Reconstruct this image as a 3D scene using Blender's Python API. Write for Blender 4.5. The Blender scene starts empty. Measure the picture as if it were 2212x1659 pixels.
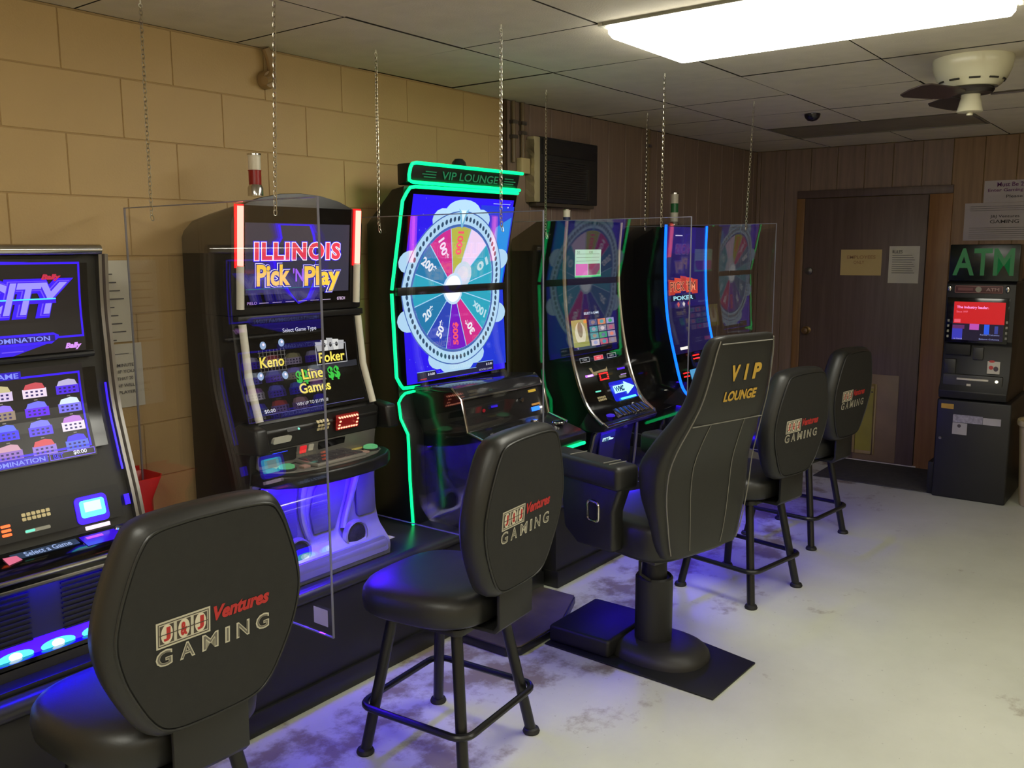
import bpy, bmesh, math, random
from mathutils import Vector, Matrix
random.seed(7)
sc = bpy.context.scene
col = sc.collection

# ------------------------------------------------------------------ camera
CAM_H = 1.645
F_PX, YAW, PITCH, ROLL = 1932.9, math.radians(37.38), math.radians(8.52), math.radians(-0.30)
cd = bpy.data.cameras.new('camera')
cd.sensor_fit = 'HORIZONTAL'; cd.sensor_width = 36.0; cd.lens = 36.0 * F_PX / 2212.0
cd.clip_start = 0.05; cd.clip_end = 60
cam = bpy.data.objects.new('camera', cd); col.objects.link(cam)
_f = Vector((math.cos(YAW) * math.cos(PITCH), math.sin(YAW) * math.cos(PITCH), -math.sin(PITCH)))
_r = Vector((math.sin(YAW), -math.cos(YAW), 0)); _u = _r.cross(_f)
_r2 = math.cos(ROLL) * _r + math.sin(ROLL) * _u; _u2 = -math.sin(ROLL) * _r + math.cos(ROLL) * _u
_m = Matrix((_r2, _u2, -_f)).transposed().to_4x4(); _m.translation = (0, 0, CAM_H)
cam.matrix_world = _m
sc.camera = cam

# ------------------------------------------------------------------ world, exposure
w = bpy.data.worlds.new('world'); sc.world = w; w.use_nodes = True
w.node_tree.nodes['Background'].inputs[0].default_value = (0.02, 0.02, 0.022, 1)
w.node_tree.nodes['Background'].inputs[1].default_value = 0.3
sc.view_settings.view_transform = 'Standard'
sc.view_settings.look = 'None'
sc.view_settings.exposure = 0.08
sc.view_settings.gamma = 1.0
sc.view_settings.use_curve_mapping = False
CEILING_LIGHT = 13.6          # radiance of the lit fluorescent fixtures
LIGHT_TINT = (255, 252, 236)

# ------------------------------------------------------------------ room numbers
CZ, WY, FX = 2.415, 2.930, 7.114       # ceiling height, machine wall, far wall
X0, Y0, TILE = 2.151, 2.338, 0.6096    # ceiling grid origin and pitch
PLAT = 0.45                            # machine platform height
BX0, BY0 = -1.6, -2.6                  # room ends behind the camera

# ------------------------------------------------------------------ helpers
def lin(c):
    def g(v):
        v /= 255.0
        return v / 12.92 if v <= 0.04045 else ((v + 0.055) / 1.055) ** 2.4
    return tuple(g(v) for v in c[:3]) + (1.0,)

MATS = {}
def mat(name, rgb, rough=0.5, metal=0.0, var=0.12, scale=6.0, bump=0.0, bscale=80.0, spec=0.5, coat=0.0):
    if name in MATS: return MATS[name]
    m = bpy.data.materials.new(name); m.use_nodes = True
    nt = m.node_tree; p = nt.nodes['Principled BSDF']
    c = lin(rgb)
    p.inputs['Roughness'].default_value = rough
    p.inputs['Metallic'].default_value = metal
    p.inputs['Specular IOR Level'].default_value = spec
    p.inputs['Coat Weight'].default_value = coat
    tc = nt.nodes.new('ShaderNodeTexCoord')
    n = nt.nodes.new('ShaderNodeTexNoise'); n.inputs['Scale'].default_value = scale; n.inputs['Detail'].default_value = 4
    nt.links.new(tc.outputs['Object'], n.inputs['Vector'])
    r = nt.nodes.new('ShaderNodeValToRGB')
    r.color_ramp.elements[0].position = 0.3; r.color_ramp.elements[1].position = 0.7
    r.color_ramp.elements[0].color = tuple(v * (1 - var) for v in c[:3]) + (1,)
    r.color_ramp.elements[1].color = tuple(min(1, v * (1 + var)) for v in c[:3]) + (1,)
    nt.links.new(n.outputs['Fac'], r.inputs['Fac'])
    nt.links.new(r.outputs['Color'], p.inputs['Base Color'])
    if bump > 0:
        b = nt.nodes.new('ShaderNodeBump'); b.inputs['Strength'].default_value = bump; b.inputs['Distance'].default_value = 0.004
        n2 = nt.nodes.new('ShaderNodeTexNoise'); n2.inputs['Scale'].default_value = bscale; n2.inputs['Detail'].default_value = 3
        nt.links.new(tc.outputs['Object'], n2.inputs['Vector'])
        nt.links.new(n2.outputs['Fac'], b.inputs['Height']); nt.links.new(b.outputs['Normal'], p.inputs['Normal'])
    MATS[name] = m
    return m

def em(name, rgb, strength=1.0):
    if name in MATS: return MATS[name]
    m = bpy.data.materials.new(name); m.use_nodes = True
    p = m.node_tree.nodes['Principled BSDF']
    p.inputs['Base Color'].default_value = (0.01, 0.01, 0.012, 1)
    p.inputs['Roughness'].default_value = 0.25
    p.inputs['Emission Color'].default_value = lin(rgb)
    p.inputs['Emission Strength'].default_value = strength
    MATS[name] = m
    return m

_ec = {}
def scr(rgb, s=1.0):                       # a lit screen colour
    k = (tuple(rgb), s)
    if k not in _ec: _ec[k] = em('screen_%02x%02x%02x_%d' % (*rgb, int(s * 100)), rgb, s)
    return _ec[k]

def offset_of(parent):
    o = Vector((0, 0, 0))
    while parent is not None:
        o += parent.location; parent = parent.parent
    return o

class MB:
    def __init__(s): s.v = []; s.f = []; s.m = []
    def add(s, vs, fs, m=0):
        b = len(s.v); s.v += [tuple(x) for x in vs]
        s.f += [tuple(i + b for i in f) for f in fs]; s.m += [m] * len(fs); return s
    def box(s, x0, x1, y0, y1, z0, z1, m=0):
        vs = [(x, y, z) for z in (z0, z1) for y in (y0, y1) for x in (x0, x1)]
        return s.add(vs, [(0, 2, 3, 1), (4, 5, 7, 6), (0, 1, 5, 4), (2, 6, 7, 3), (0, 4, 6, 2), (1, 3, 7, 5)], m)
    def prism(s, poly, axis, a, b, m=0):
        n = len(poly)
        def P(q, t):
            if axis == 'x': return (t, q[0], q[1])
            if axis == 'y': return (q[0], t, q[1])
            return (q[0], q[1], t)
        vs = [P(q, a) for q in poly] + [P(q, b) for q in poly]
        fs = [(i, (i + 1) % n, n + (i + 1) % n, n + i) for i in range(n)] + [tuple(range(n))[::-1], tuple(range(n, 2 * n))]
        return s.add(vs, fs, m)
    def tube(s, path, r, n=8, closed=False, m=0):
        P = [Vector(p) for p in path]; k = len(P); rings = []
        rr = r if isinstance(r, (list, tuple)) else [r] * k
        ref = None
        for i in range(k):
            if closed: t = P[(i + 1) % k] - P[i - 1]
            else: t = P[min(i + 1, k - 1)] - P[max(i - 1, 0)]
            t.normalize()
            if ref is None:
                ref = Vector((0, 0, 1)) if abs(t.z) < 0.9 else Vector((1, 0, 0))
            a = (ref - t * ref.dot(t))
            if a.length < 1e-5: a = t.orthogonal()
            a.normalize(); b = t.cross(a); ref = a
            rings.append([P[i] + (a * math.cos(2 * math.pi * j / n) + b * math.sin(2 * math.pi * j / n)) * rr[i] for j in range(n)])
        vs = [v for q in rings for v in q]; fs = []
        for i in range(k if closed else k - 1):
            i2 = (i + 1) % k
            for j in range(n):
                j2 = (j + 1) % n
                fs.append((i * n + j, i * n + j2, i2 * n + j2, i2 * n + j))
        if not closed: fs += [tuple(range(n))[::-1], tuple(range((k - 1) * n, k * n))]
        return s.add(vs, fs, m)
    def loft(s, secs, m=0, caps=True):
        n = len(secs[0]); vs = [v for q in secs for v in q]; fs = []
        for i in range(len(secs) - 1):
            for j in range(n):
                j2 = (j + 1) % n
                fs.append((i * n + j, i * n + j2, (i + 1) * n + j2, (i + 1) * n + j))
        if caps: fs += [tuple(range(n))[::-1], tuple(range((len(secs) - 1) * n, len(secs) * n))]
        return s.add(vs, fs, m)
    def lathe(s, prof, c, n=24, axis='z', m=0):
        secs = []
        for r, h in prof:
            q = []
            for j in range(n):
                a = 2 * math.pi * j / n; x, y = r * math.cos(a), r * math.sin(a)
                q.append({'z': (c[0] + x, c[1] + y, c[2] + h), 'y': (c[0] + x, c[1] + h, c[2] + y), 'x': (c[0] + h, c[1] + x, c[2] + y)}[axis])
            secs.append(q)
        return s.loft(secs, m)
    def xf(s, fn): s.v = [tuple(fn(Vector(v))) for v in s.v]; return s
    def build(s, name, mats, parent=None, local=False, bevel=0.0, seg=2, smooth=True, ang=35, base=False):
        me = bpy.data.meshes.new(name)
        mats = mats if isinstance(mats, (list, tuple)) else [mats]
        off = Vector((0, 0, 0)) if (local or parent is None) else offset_of(parent)
        if base and parent is None:
            xs, ys, zs = zip(*s.v)
            off = Vector(((min(xs) + max(xs)) / 2, (min(ys) + max(ys)) / 2, min(zs)))
        me.from_pydata([Vector(v) - off for v in s.v], [], s.f)
        for m in mats: me.materials.append(m)
        for p, i in zip(me.polygons, s.m): p.material_index = i
        bm = bmesh.new(); bm.from_mesh(me)
        bmesh.ops.recalc_face_normals(bm, faces=bm.faces)
        if bevel > 0:
            bmesh.ops.remove_doubles(bm, verts=bm.verts, dist=1e-5)
            es = [e for e in bm.edges if len(e.link_faces) == 2 and e.calc_face_angle(0) > math.radians(40)]
            bmesh.ops.bevel(bm, geom=es, offset=bevel, segments=seg, profile=0.5, affect='EDGES', clamp_overlap=True)
        bm.to_mesh(me); bm.free()
        if smooth:
            me.shade_smooth(); me.set_sharp_from_angle(angle=math.radians(ang))
        o = bpy.data.objects.new(name, me); col.objects.link(o)
        if parent is not None: o.parent = parent
        elif base: o.location = off
        return o

def tag(o, label=None, cat=None, group=None, kind=None):
    if label: o['label'] = label
    if cat: o['category'] = cat
    if group: o['group'] = group
    if kind: o['kind'] = kind
    return o
def root(name, loc, label, cat, group=None, rz=0.0):
    o = bpy.data.objects.new(name, None); o.empty_display_size = 0.1
    o.location = loc; o.rotation_euler.z = rz; col.objects.link(o)
    return tag(o, label, cat, group)
def copy_tree(o, parent=None):
    c = o.copy(); col.objects.link(c); c.parent = parent
    for ch in list(o.children): copy_tree(ch, c)
    return c

# ---- flat print: lettering and screen pictures laid on a surface
_tx = {}
def text_mesh(s, bold=0.0, shear=0.0, spc=1.0):
    k = (s, bold, shear, spc)
    if k in _tx: return _tx[k]
    cu = bpy.data.curves.new('t', 'FONT'); cu.body = s; cu.size = 1.0; cu.offset = bold; cu.shear = shear
    cu.resolution_u = 3; cu.align_x = 'LEFT'; cu.space_character = spc
    ob = bpy.data.objects.new('t', cu); col.objects.link(ob)
    dg = bpy.context.evaluated_depsgraph_get(); dg.update()
    me = bpy.data.meshes.new_from_object(ob.evaluated_get(dg))
    vs = [(v.co.x, v.co.y) for v in me.vertices]; fs = [tuple(p.vertices) for p in me.polygons]
    bpy.data.objects.remove(ob); bpy.data.curves.remove(cu); bpy.data.meshes.remove(me)
    xs = [v[0] for v in vs] or [0, 1]; ys = [v[1] for v in vs] or [0, 1]
    x0, x1, y0, y1 = min(xs), max(xs), min(ys), max(ys)
    W = max(x1 - x0, 1e-6); H = max(y1 - y0, 1e-6)
    _tx[k] = ([((x - x0) / W, (y - y0) / H) for x, y in vs], fs, W / H)
    return _tx[k]

def clip_poly(pts, lo=None, hi=None):
    for lim, sgn in ((lo, 1), (hi, -1)):
        if lim is None: continue
        out = []
        for i in range(len(pts)):
            a, b = pts[i - 1], pts[i]; da, db = (a[1] - lim) * sgn, (b[1] - lim) * sgn
            if da * db < 0:
                t = da / (da - db); out.append((a[0] + (b[0] - a[0]) * t, lim))
            if db >= 0: out.append(b)
        pts = out
        if len(pts) < 3: return []
    return pts

class Art:
    def __init__(s): s.items = []; s.lo = None; s.hi = None
    def poly(s, pts, m, h=1):
        pts = clip_poly(list(pts), s.lo, s.hi)
        if len(pts) >= 3: s.items.append((pts, [tuple(range(len(pts)))], m, h))
        return s
    def rect(s, u0, v0, u1, v1, m, h=1):
        n = max(1, int(abs(v1 - v0) / 0.03))
        for i in range(n):
            a = v0 + (v1 - v0) * i / n; b = v0 + (v1 - v0) * (i + 1) / n
            s.poly([(u0, a), (u1, a), (u1, b), (u0, b)], m, h)
        return s
    def frame(s, u0, v0, u1, v1, t, m, h=1):
        s.rect(u0, v0, u1, v0 + t, m, h); s.rect(u0, v1 - t, u1, v1, m, h)
        s.rect(u0, v0 + t, u0 + t, v1 - t, m, h); s.rect(u1 - t, v0 + t, u1, v1 - t, m, h); return s
    def ell(s, cu, cv, ru, rv, m, h=1, n=24):
        return s.poly([(cu + ru * math.cos(2 * math.pi * i / n), cv + rv * math.sin(2 * math.pi * i / n)) for i in range(n)], m, h)
    def ring(s, cu, cv, ru, rv, k, m, h=1, n=48):
        for i in range(n):
            a, b = 2 * math.pi * i / n, 2 * math.pi * (i + 1) / n
            s.poly([(cu + ru * math.cos(a), cv + rv * math.sin(a)), (cu + ru * math.cos(b), cv + rv * math.sin(b)),
                    (cu + ru * k * math.cos(b), cv + rv * k * math.sin(b)), (cu + ru * k * math.cos(a), cv + rv * k * math.sin(a))], m, h)
        return s
    def text(s, t, u0, v0, u1, v1, m, h=2, bold=0.0, shear=0.0, rot=None, skew=0.0, spc=1.0):
        vs, fs, asp = text_mesh(t, bold, shear, spc)
        W, H = u1 - u0, v1 - v0
        if rot is None: pts = [(u0 + x * W, v0 + y * H + x * skew) for x, y in vs]
        else:                      # centred on (u0,v0), width u1, height v1, turned by rot
            c, sn = math.cos(rot), math.sin(rot)
            pts = [(u0 + (x - .5) * u1 * c - (y - .5) * v1 * sn, v0 + (x - .5) * u1 * sn + (y - .5) * v1 * c) for x, y in vs]
        s.items.append((pts, fs, m, h)); return s
    def build(s, name, mapf, parent, local=False, step=0.0006, h0=0.0008):
        mb = MB(); ml = []; idx = {}
        for pts, fs, m, h in s.items:
            if m.name not in idx: idx[m.name] = len(ml); ml.append(m)
            mb.add([mapf(u, v, h0 + step * h) for u, v in pts], fs, idx[m.name])
        return mb.build(name, ml, parent, local=local, smooth=False)

def interp(prof, z):
    q = sorted((b, a) for a, b in prof)
    if z <= q[0][0]: return q[0][1]
    for (z0, y0), (z1, y1) in zip(q, q[1:]):
        if z <= z1: return y0 + (y1 - y0) * (z - z0) / (z1 - z0)
    return q[-1][1]
def on(prof): return lambda u, v, h: (u, interp(prof, v) - h, v)
def sub(prof, n=4):                    # finer profile polyline (linear)
    out = []
    for a, b in zip(prof, prof[1:]):
        for i in range(n): out.append((a[0] + (b[0] - a[0]) * i / n, a[1] + (b[1] - a[1]) * i / n))
    return out + [prof[-1]]
def smoothp(prof, n=5):                # Catmull-Rom through the points
    out = []
    for i in range(len(prof) - 1):
        p0 = prof[max(i - 1, 0)]; p1 = prof[i]; p2 = prof[i + 1]; p3 = prof[min(i + 2, len(prof) - 1)]
        for k in range(n):
            t = k / n
            out.append(tuple(.5 * (2 * b + (c - a) * t + (2 * a - 5 * b + 4 * c - d) * t * t + (3 * b - a - 3 * c + d) * t ** 3) for a, b, c, d in zip(p0, p1, p2, p3)))
    return out + [tuple(prof[-1])]
def strip(mb, prof, x0, x1, h0, h1, m=0):   # slab following a (y,z) front profile, from h0 behind to h1 proud
    P = list(prof); n = len(P); nrm = []
    for i in range(n):
        a, b = P[max(i - 1, 0)], P[min(i + 1, n - 1)]
        d = Vector((b[0] - a[0], b[1] - a[1])); d.normalize(); q = Vector((d[1], -d[0]))
        if q[0] > 0: q = -q
        nrm.append(q)
    poly = [(p[0] + q[0] * h1, p[1] + q[1] * h1) for p, q in zip(P, nrm)] + [(p[0] - q[0] * h0, p[1] - q[1] * h0) for p, q in list(zip(P, nrm))[::-1]]
    n2 = len(poly)
    vs = [(x0, a, b) for a, b in poly] + [(x1, a, b) for a, b in poly]
    fs = [(i, (i + 1) % n2, n2 + (i + 1) % n2, n2 + i) for i in range(n2)]
    for i in range(n - 1):
        fs.append((i + 1, i, n2 - 1 - i, n2 - 2 - i)); fs.append((n2 + i, n2 + i + 1, 2 * n2 - 2 - i, 2 * n2 - 1 - i))
    return mb.add(vs, fs, m)
def rrect(u0, v0, u1, v1, r, n=4):     # rounded rectangle outline
    out = []
    for cx_, cy_, a0 in ((u1 - r, v1 - r, 0), (u0 + r, v1 - r, 90), (u0 + r, v0 + r, 180), (u1 - r, v0 + r, 270)):
        for i in range(n + 1):
            a = math.radians(a0 + 90 * i / n); out.append((cx_ + r * math.cos(a), cy_ + r * math.sin(a)))
    return out
def pad(mb, pts, prof, h0, h1, m=0):   # a raised plate of outline pts (x,z) on a front profile
    f = on(prof); n = len(pts)
    vs = [f(u, v, h0) for u, v in pts] + [f(u, v, h1) for u, v in pts]
    return mb.add(vs, [(i, (i + 1) % n, n + (i + 1) % n, n + i) for i in range(n)] + [tuple(range(n)), tuple(range(n, 2 * n))[::-1]], m)

# ------------------------------------------------------------------ materials
BLACK = mat('black_plastic', (22, 22, 22), 0.38)
BLACKM = mat('matt_black', (16, 16, 16), 0.6)
GLOSSB = mat('gloss_black', (10, 10, 12), 0.12)
GREYP = mat('dark_grey_plastic', (52, 52, 52), 0.4)
CHROME = mat('chrome', (200, 198, 196), 0.14, 1.0, var=0.05)
SATIN = mat('satin_steel', (150, 146, 142), 0.3, 1.0, var=0.05)
SILVERP = mat('silver_plastic', (150, 150, 158), 0.28, 0.55, var=0.06)
WHITEP = mat('white_plastic', (225, 222, 205), 0.4, var=0.04)
LEATHER = mat('black_vinyl', (34, 34, 33), 0.42, var=0.10, scale=3, bump=0.06, bscale=260)
FABRIC = mat('black_woven_back', (30, 30, 29), 0.7, var=0.12, scale=40, bump=0.12, bscale=500)
STEELB = mat('black_powder_coat', (20, 20, 21), 0.35)
PAPER = mat('white_paper', (205, 200, 185), 0.8, var=0.03)
INK = mat('grey_ink', (95, 92, 92), 0.8)
INKP = mat('purple_ink', (110, 62, 110), 0.8)
RED = mat('red_thread', (178, 44, 42), 0.7)
SILVT = mat('silver_thread', (196, 192, 172), 0.6)
GOLDT = mat('gold_thread', (196, 158, 60), 0.6)

def node_mat(name):
    m = bpy.data.materials.new(name); m.use_nodes = True
    nt = m.node_tree
    return m, nt, nt.nodes['Principled BSDF'], nt.links.new
def N(nt, t, **kw):
    n = nt.nodes.new(t)
    for k, v in kw.items():
        if k in n.inputs: n.inputs[k].default_value = v
        else: setattr(n, k, v)
    return n

def make_floor_mat():
    m, nt, p, L = node_mat('painted_concrete')
    g = N(nt, 'ShaderNodeNewGeometry'); sep = N(nt, 'ShaderNodeSeparateXYZ'); L(g.outputs['Position'], sep.inputs[0])
    n1 = N(nt, 'ShaderNodeTexNoise', Scale=1.6, Detail=6.0, Roughness=0.62); L(g.outputs['Position'], n1.inputs['Vector'])
    n2 = N(nt, 'ShaderNodeTexNoise', Scale=3.6, Detail=8.0, Roughness=0.66); L(g.outputs['Position'], n2.inputs['Vector'])
    n3 = N(nt, 'ShaderNodeTexNoise', Scale=40.0, Detail=4.0, Roughness=0.7); L(g.outputs['Position'], n3.inputs['Vector'])
    # wear is where feet scrape: a strip along the machines
    mr = N(nt, 'ShaderNodeMapRange'); L(sep.outputs['Y'], mr.inputs['Value'])
    mr.inputs['From Min'].default_value = 1.25; mr.inputs['From Max'].default_value = 2.0
    a = N(nt, 'ShaderNodeMath', operation='MULTIPLY'); L(mr.outputs['Result'], a.inputs[0]); a.inputs[1].default_value = 0.17
    b = N(nt, 'ShaderNodeMath', operation='ADD'); L(n2.outputs['Fac'], b.inputs[0]); L(a.outputs[0], b.inputs[1])
    r = N(nt, 'ShaderNodeValToRGB'); L(b.outputs[0], r.inputs['Fac'])
    r.color_ramp.elements[0].position = 0.64; r.color_ramp.elements[0].color = (0, 0, 0, 1)
    r.color_ramp.elements[1].position = 0.74; r.color_ramp.elements[1].color = (.8, .8, .8, 1)
    base = N(nt, 'ShaderNodeValToRGB'); L(n1.outputs['Fac'], base.inputs['Fac'])
    base.color_ramp.elements[0].position = 0.3; base.color_ramp.elements[0].color = lin((190, 192, 176))
    base.color_ramp.elements[1].position = 0.7; base.color_ramp.elements[1].color = lin((206, 208, 192))
    mix = N(nt, 'ShaderNodeMixRGB'); L(r.outputs['Color'], mix.inputs['Fac']); L(base.outputs['Color'], mix.inputs[1])
    mix.inputs[2].default_value = lin((122, 104, 78))
    sp = N(nt, 'ShaderNodeValToRGB'); L(n3.outputs['Fac'], sp.inputs['Fac'])
    sp.color_ramp.elements[0].position = 0.28; sp.color_ramp.elements[0].color = lin((110, 104, 92))
    sp.color_ramp.elements[1].position = 0.34; sp.color_ramp.elements[1].color = (1, 1, 1, 1)
    mul = N(nt, 'ShaderNodeMixRGB', blend_type='MULTIPLY'); mul.inputs['Fac'].default_value = 0.5
    L(mix.outputs[0], mul.inputs[1]); L(sp.outputs['Color'], mul.inputs[2])
    L(mul.outputs[0], p.inputs['Base Color'])
    p.inputs['Roughness'].default_value = 0.42
    bp = N(nt, 'ShaderNodeBump', Strength=0.08, Distance=0.003); L(n2.outputs['Fac'], bp.inputs['Height']); L(bp.outputs['Normal'], p.inputs['Normal'])
    return m
FLOORM = make_floor_mat()

def make_acrylic():
    m, nt, p, L = node_mat('clear_acrylic')
    nt.nodes.remove(p)
    out = nt.nodes['Material Output']
    t = N(nt, 'ShaderNodeBsdfTransparent'); t.inputs[0].default_value = (0.975, 0.975, 0.985, 1)
    gl = N(nt, 'ShaderNodeBsdfGlossy', Roughness=0.0); gl.inputs[0].default_value = (1, 1, 1, 1)
    fr = N(nt, 'ShaderNodeFresnel'); gm = N(nt, 'ShaderNodeNewGeometry')      # same reflectance on the way in and out of the sheet
    io = N(nt, 'ShaderNodeMapRange'); io.inputs['To Min'].default_value = 1.49; io.inputs['To Max'].default_value = 1 / 1.49
    L(gm.outputs['Backfacing'], io.inputs['Value']); L(io.outputs['Result'], fr.inputs['IOR'])
    mx = N(nt, 'ShaderNodeMixShader'); L(fr.outputs[0], mx.inputs[0]); L(t.outputs[0], mx.inputs[1]); L(gl.outputs[0], mx.inputs[2])
    L(mx.outputs[0], out.inputs['Surface'])
    return m
ACRYLIC = make_acrylic()
def make_edge():
    m, nt, p, L = node_mat('acrylic_edge_piped_glow')
    p.inputs['Base Color'].default_value = lin((150, 150, 165)); p.inputs['Roughness'].default_value = 0.35  # pale colour stands in for light piped through the sheet to its edge
    p.inputs['Transmission Weight'].default_value = 0.6
    return m
EDGE = make_edge()

def wood(name, c1, c2, rough=0.45, axis=2):
    m, nt, p, L = node_mat(name)
    tc = N(nt, 'ShaderNodeTexCoord'); mp = N(nt, 'ShaderNodeMapping')
    sc_ = [14, 14, 14]; sc_[axis] = 0.8; mp.inputs['Scale'].default_value = sc_
    L(tc.outputs['Object'], mp.inputs['Vector'])
    n = N(nt, 'ShaderNodeTexNoise', Scale=2.2, Detail=6.0, Roughness=0.6, Distortion=0.4); L(mp.outputs[0], n.inputs['Vector'])
    r = N(nt, 'ShaderNodeValToRGB'); L(n.outputs['Fac'], r.inputs['Fac'])
    r.color_ramp.elements[0].position = 0.3; r.color_ramp.elements[0].color = lin(c1)
    r.color_ramp.elements[1].position = 0.7; r.color_ramp.elements[1].color = lin(c2)
    L(r.outputs['Color'], p.inputs['Base Color']); p.inputs['Roughness'].default_value = rough
    return m
PANELING = wood('brown_panelling', (118, 99, 88), (142, 120, 106))
PANELING2 = wood('tan_panelling', (124, 96, 68), (148, 116, 84))
DOORW = wood('dark_door_veneer', (84, 68, 64), (102, 84, 78))
TRIMW = wood('door_casing_wood', (120, 86, 52), (146, 108, 68))

BLOCKP = mat('tan_block_paint', (190, 160, 110), 0.55, var=0.06, scale=2.0, bump=0.25, bscale=120)
MORTAR = mat('painted_mortar', (178, 148, 100), 0.6, var=0.06)
TILEM = mat('ceiling_tile_board', (206, 196, 176), 0.9, var=0.05, scale=9, bump=0.3, bscale=160)
GRIDM = mat('ceiling_joint', (50, 46, 38), 0.9)

# ------------------------------------------------------------------ the room
fl = MB().box(BX0, FX + .1, BY0, WY + .1, -0.1, 0.0).build('floor', FLOORM, smooth=False); tag(fl, kind='structure')
ce = MB().box(BX0, FX + .1, BY0, WY + .1, CZ + .010, CZ + .12).build('ceiling', GRIDM, smooth=False); tag(ce, kind='structure')
# tiles, one object each
t0 = None
LIT = {(1, 1), (1, 2)}; OFFL = {(6, 0), (6, 1)}; ADDED_FIXTURES = {(-4, 1), (-4, 2), (1, 5), (1, 6), (-4, 5), (-4, 6), (6, 5), (6, 6)}
for i in range(-6, 9):
    for k in range(-1, 9):
        if (i, k) in LIT or (i, k) in OFFL or (i, k) in ADDED_FIXTURES: continue
        ax, bx = X0 + TILE * i, X0 + TILE * (i + 1)
        by, ay = Y0 - TILE * k, Y0 - TILE * (k + 1)
        bx_, by_ = min(bx, FX), min(by, WY)
        ax_, ay_ = max(ax, BX0), max(ay, BY0)
        if bx_ - ax_ < .03 or by_ - ay_ < .03: continue
        full = (bx_ == bx and by_ == by and ax_ == ax and ay_ == ay)
        g = .004
        if full and t0 is not None:
            o = t0.copy(); col.objects.link(o)
        else:
            tb = MB().box(0 + g, bx_ - ax_ - g, 0 + g, by_ - ay_ - g, 0, .014); tb.m = [0, 1, 1, 1, 1, 1]
            o = tb.build('ceiling_tile', [TILEM, GRIDM], smooth=False)
            if full: t0 = o
        o.location = (ax_, ay_, CZ + random.uniform(-.001, .0015)); o.parent = ce
        o.rotation_euler = (random.uniform(-.002, .002), random.uniform(-.002, .002), 0)

# machine wall: painted block up to the panelling
PX = 3.765
wl = MB().box(BX0, FX + .1, WY + .004, WY + .1, 0, CZ).build('wall_left', MORTAR, smooth=False); tag(wl, kind='structure')
BL, BH = 0.394, 0.1972
full_block = {}
def block(x0, x1, z0, z1):
    k = (round(x1 - x0, 3), round(z1 - z0, 3))
    if k in full_block: o = full_block[k].copy(); col.objects.link(o)
    else:
        o = MB().box(.0018, x1 - x0 - .0018, 0, .010, .0018, z1 - z0 - .0018).build('block', BLOCKP, bevel=.0016, seg=1); full_block[k] = o
    o.location = (x0, WY + .0005 + random.uniform(-.0004, .0004), z0); o.parent = wl
zt = 2.222
for c in range(-1, 12):
    z1 = zt - BH * c; z0 = z1 - BH
    z1 = min(z1, CZ - .005); z0 = max(z0, 0)
    if z1 - z0 < .04: continue
    x = (1.486 if c % 2 else 1.486 + BL / 2) - BL * 9
    while x < PX:
        a, b = max(x, BX0), min(x + BL, PX)
        if b - a > .05: block(a, b, z0, z1)
        x += BL
# panelling on the same wall and on the far wall
def planks(parent, along, a, b, make, width=.2032):
    x = a
    while x < b - .02:
        make(x, min(x + width, b)); x += width
_pk = {}
def plank_left(x0, x1):
    k = round(x1 - x0, 3)
    if k in _pk: o = _pk[k].copy(); col.objects.link(o)
    else:
        o = MB().box(.0025, x1 - x0 - .0025, 0, .012, 0, CZ - .004).build('wood_plank', PANELING, bevel=.002, seg=1); _pk[k] = o
    o.location = (x0, WY - .010, 0); o.parent = wl
planks(wl, 'x', PX + .02, FX, plank_left)
wf = MB().box(FX + .004, FX + .1, BY0, WY + .1, 0, CZ).build('wall_far', MORTAR, smooth=False); tag(wf, kind='structure')
DY0, DY1, DZ = 1.600, 2.507, 2.03
def plank_far(y0, y1):
    c = (y0 + y1) / 2; zb = DZ + .02 if DY0 - .03 < c < DY1 + .03 else 0
    o = MB().box(0, .012, .0025, y1 - y0 - .0025, zb, CZ - .004).build('wood_plank', PANELING if c > 1.5 else PANELING2, bevel=.002, seg=1)
    o.location = (FX - .010, y0, 0); o.parent = wf
planks(wf, 'y', BY0, WY - .012, plank_far)
tag(MB().box(BX0, FX, BY0 - .1, BY0, 0, CZ).build('wall_right', mat('cream_wall_paint', (206, 190, 160), .6), smooth=False), kind='structure')
tag(MB().box(BX0 - .1, BX0, BY0, WY, 0, CZ).build('wall_back', mat('cream_wall_paint', (206, 190, 160), .6), smooth=False), kind='structure')
tag(MB().box(PX - .004, PX + .022, WY - .016, WY - .003, 0, CZ - .004).build('trim_1', wood('dark_trim', (60, 44, 30), (78, 58, 40)), bevel=.002), kind='structure')
tag(MB().box(FX - .022, FX - .010, BY0, 1.44, 0, .09).build('baseboard_far', wood('dark_base', (44, 32, 26), (58, 44, 34), axis=1), bevel=.003), kind='structure')

# door
dr = root('door_1', (FX, (DY0 + DY1) / 2, 0), None, None); tag(dr, kind='structure')
MB().box(FX - .040, FX - .002, DY0 + .004, DY1 - .004, .012, DZ - .004).build('slab', DOORW, dr, bevel=.003)
MB().box(FX - .036, FX - .010, DY0 - .02, DY1 + .02, 0, .012).build('threshold', mat('pale_threshold', (200, 192, 176), .4), dr, bevel=.002)
kb = MB().lathe([(.001, 0), (.030, 0), (.030, -.010), (.012, -.014), (.012, -.035), (.026, -.044), (.030, -.058), (.022, -.072), (.001, -.076)], (FX - .040, 2.443, 1.003), 20, 'x').build('knob', mat('aged_brass', (170, 140, 92), .3, .9), dr)
MB().lathe([(.001, 0), (.030, 0), (.028, -.016), (.012, -.020), (.001, -.022)], (FX - .040, 2.45, 1.469), 20, 'x').build('deadbolt', mat('dull_nickel', (120, 116, 110), .35, .9), dr)
MB().box(FX - .012, FX - .004, 2.50, 2.512, 1.36, 1.50).build('strike_plate', SATIN, dr)
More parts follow.
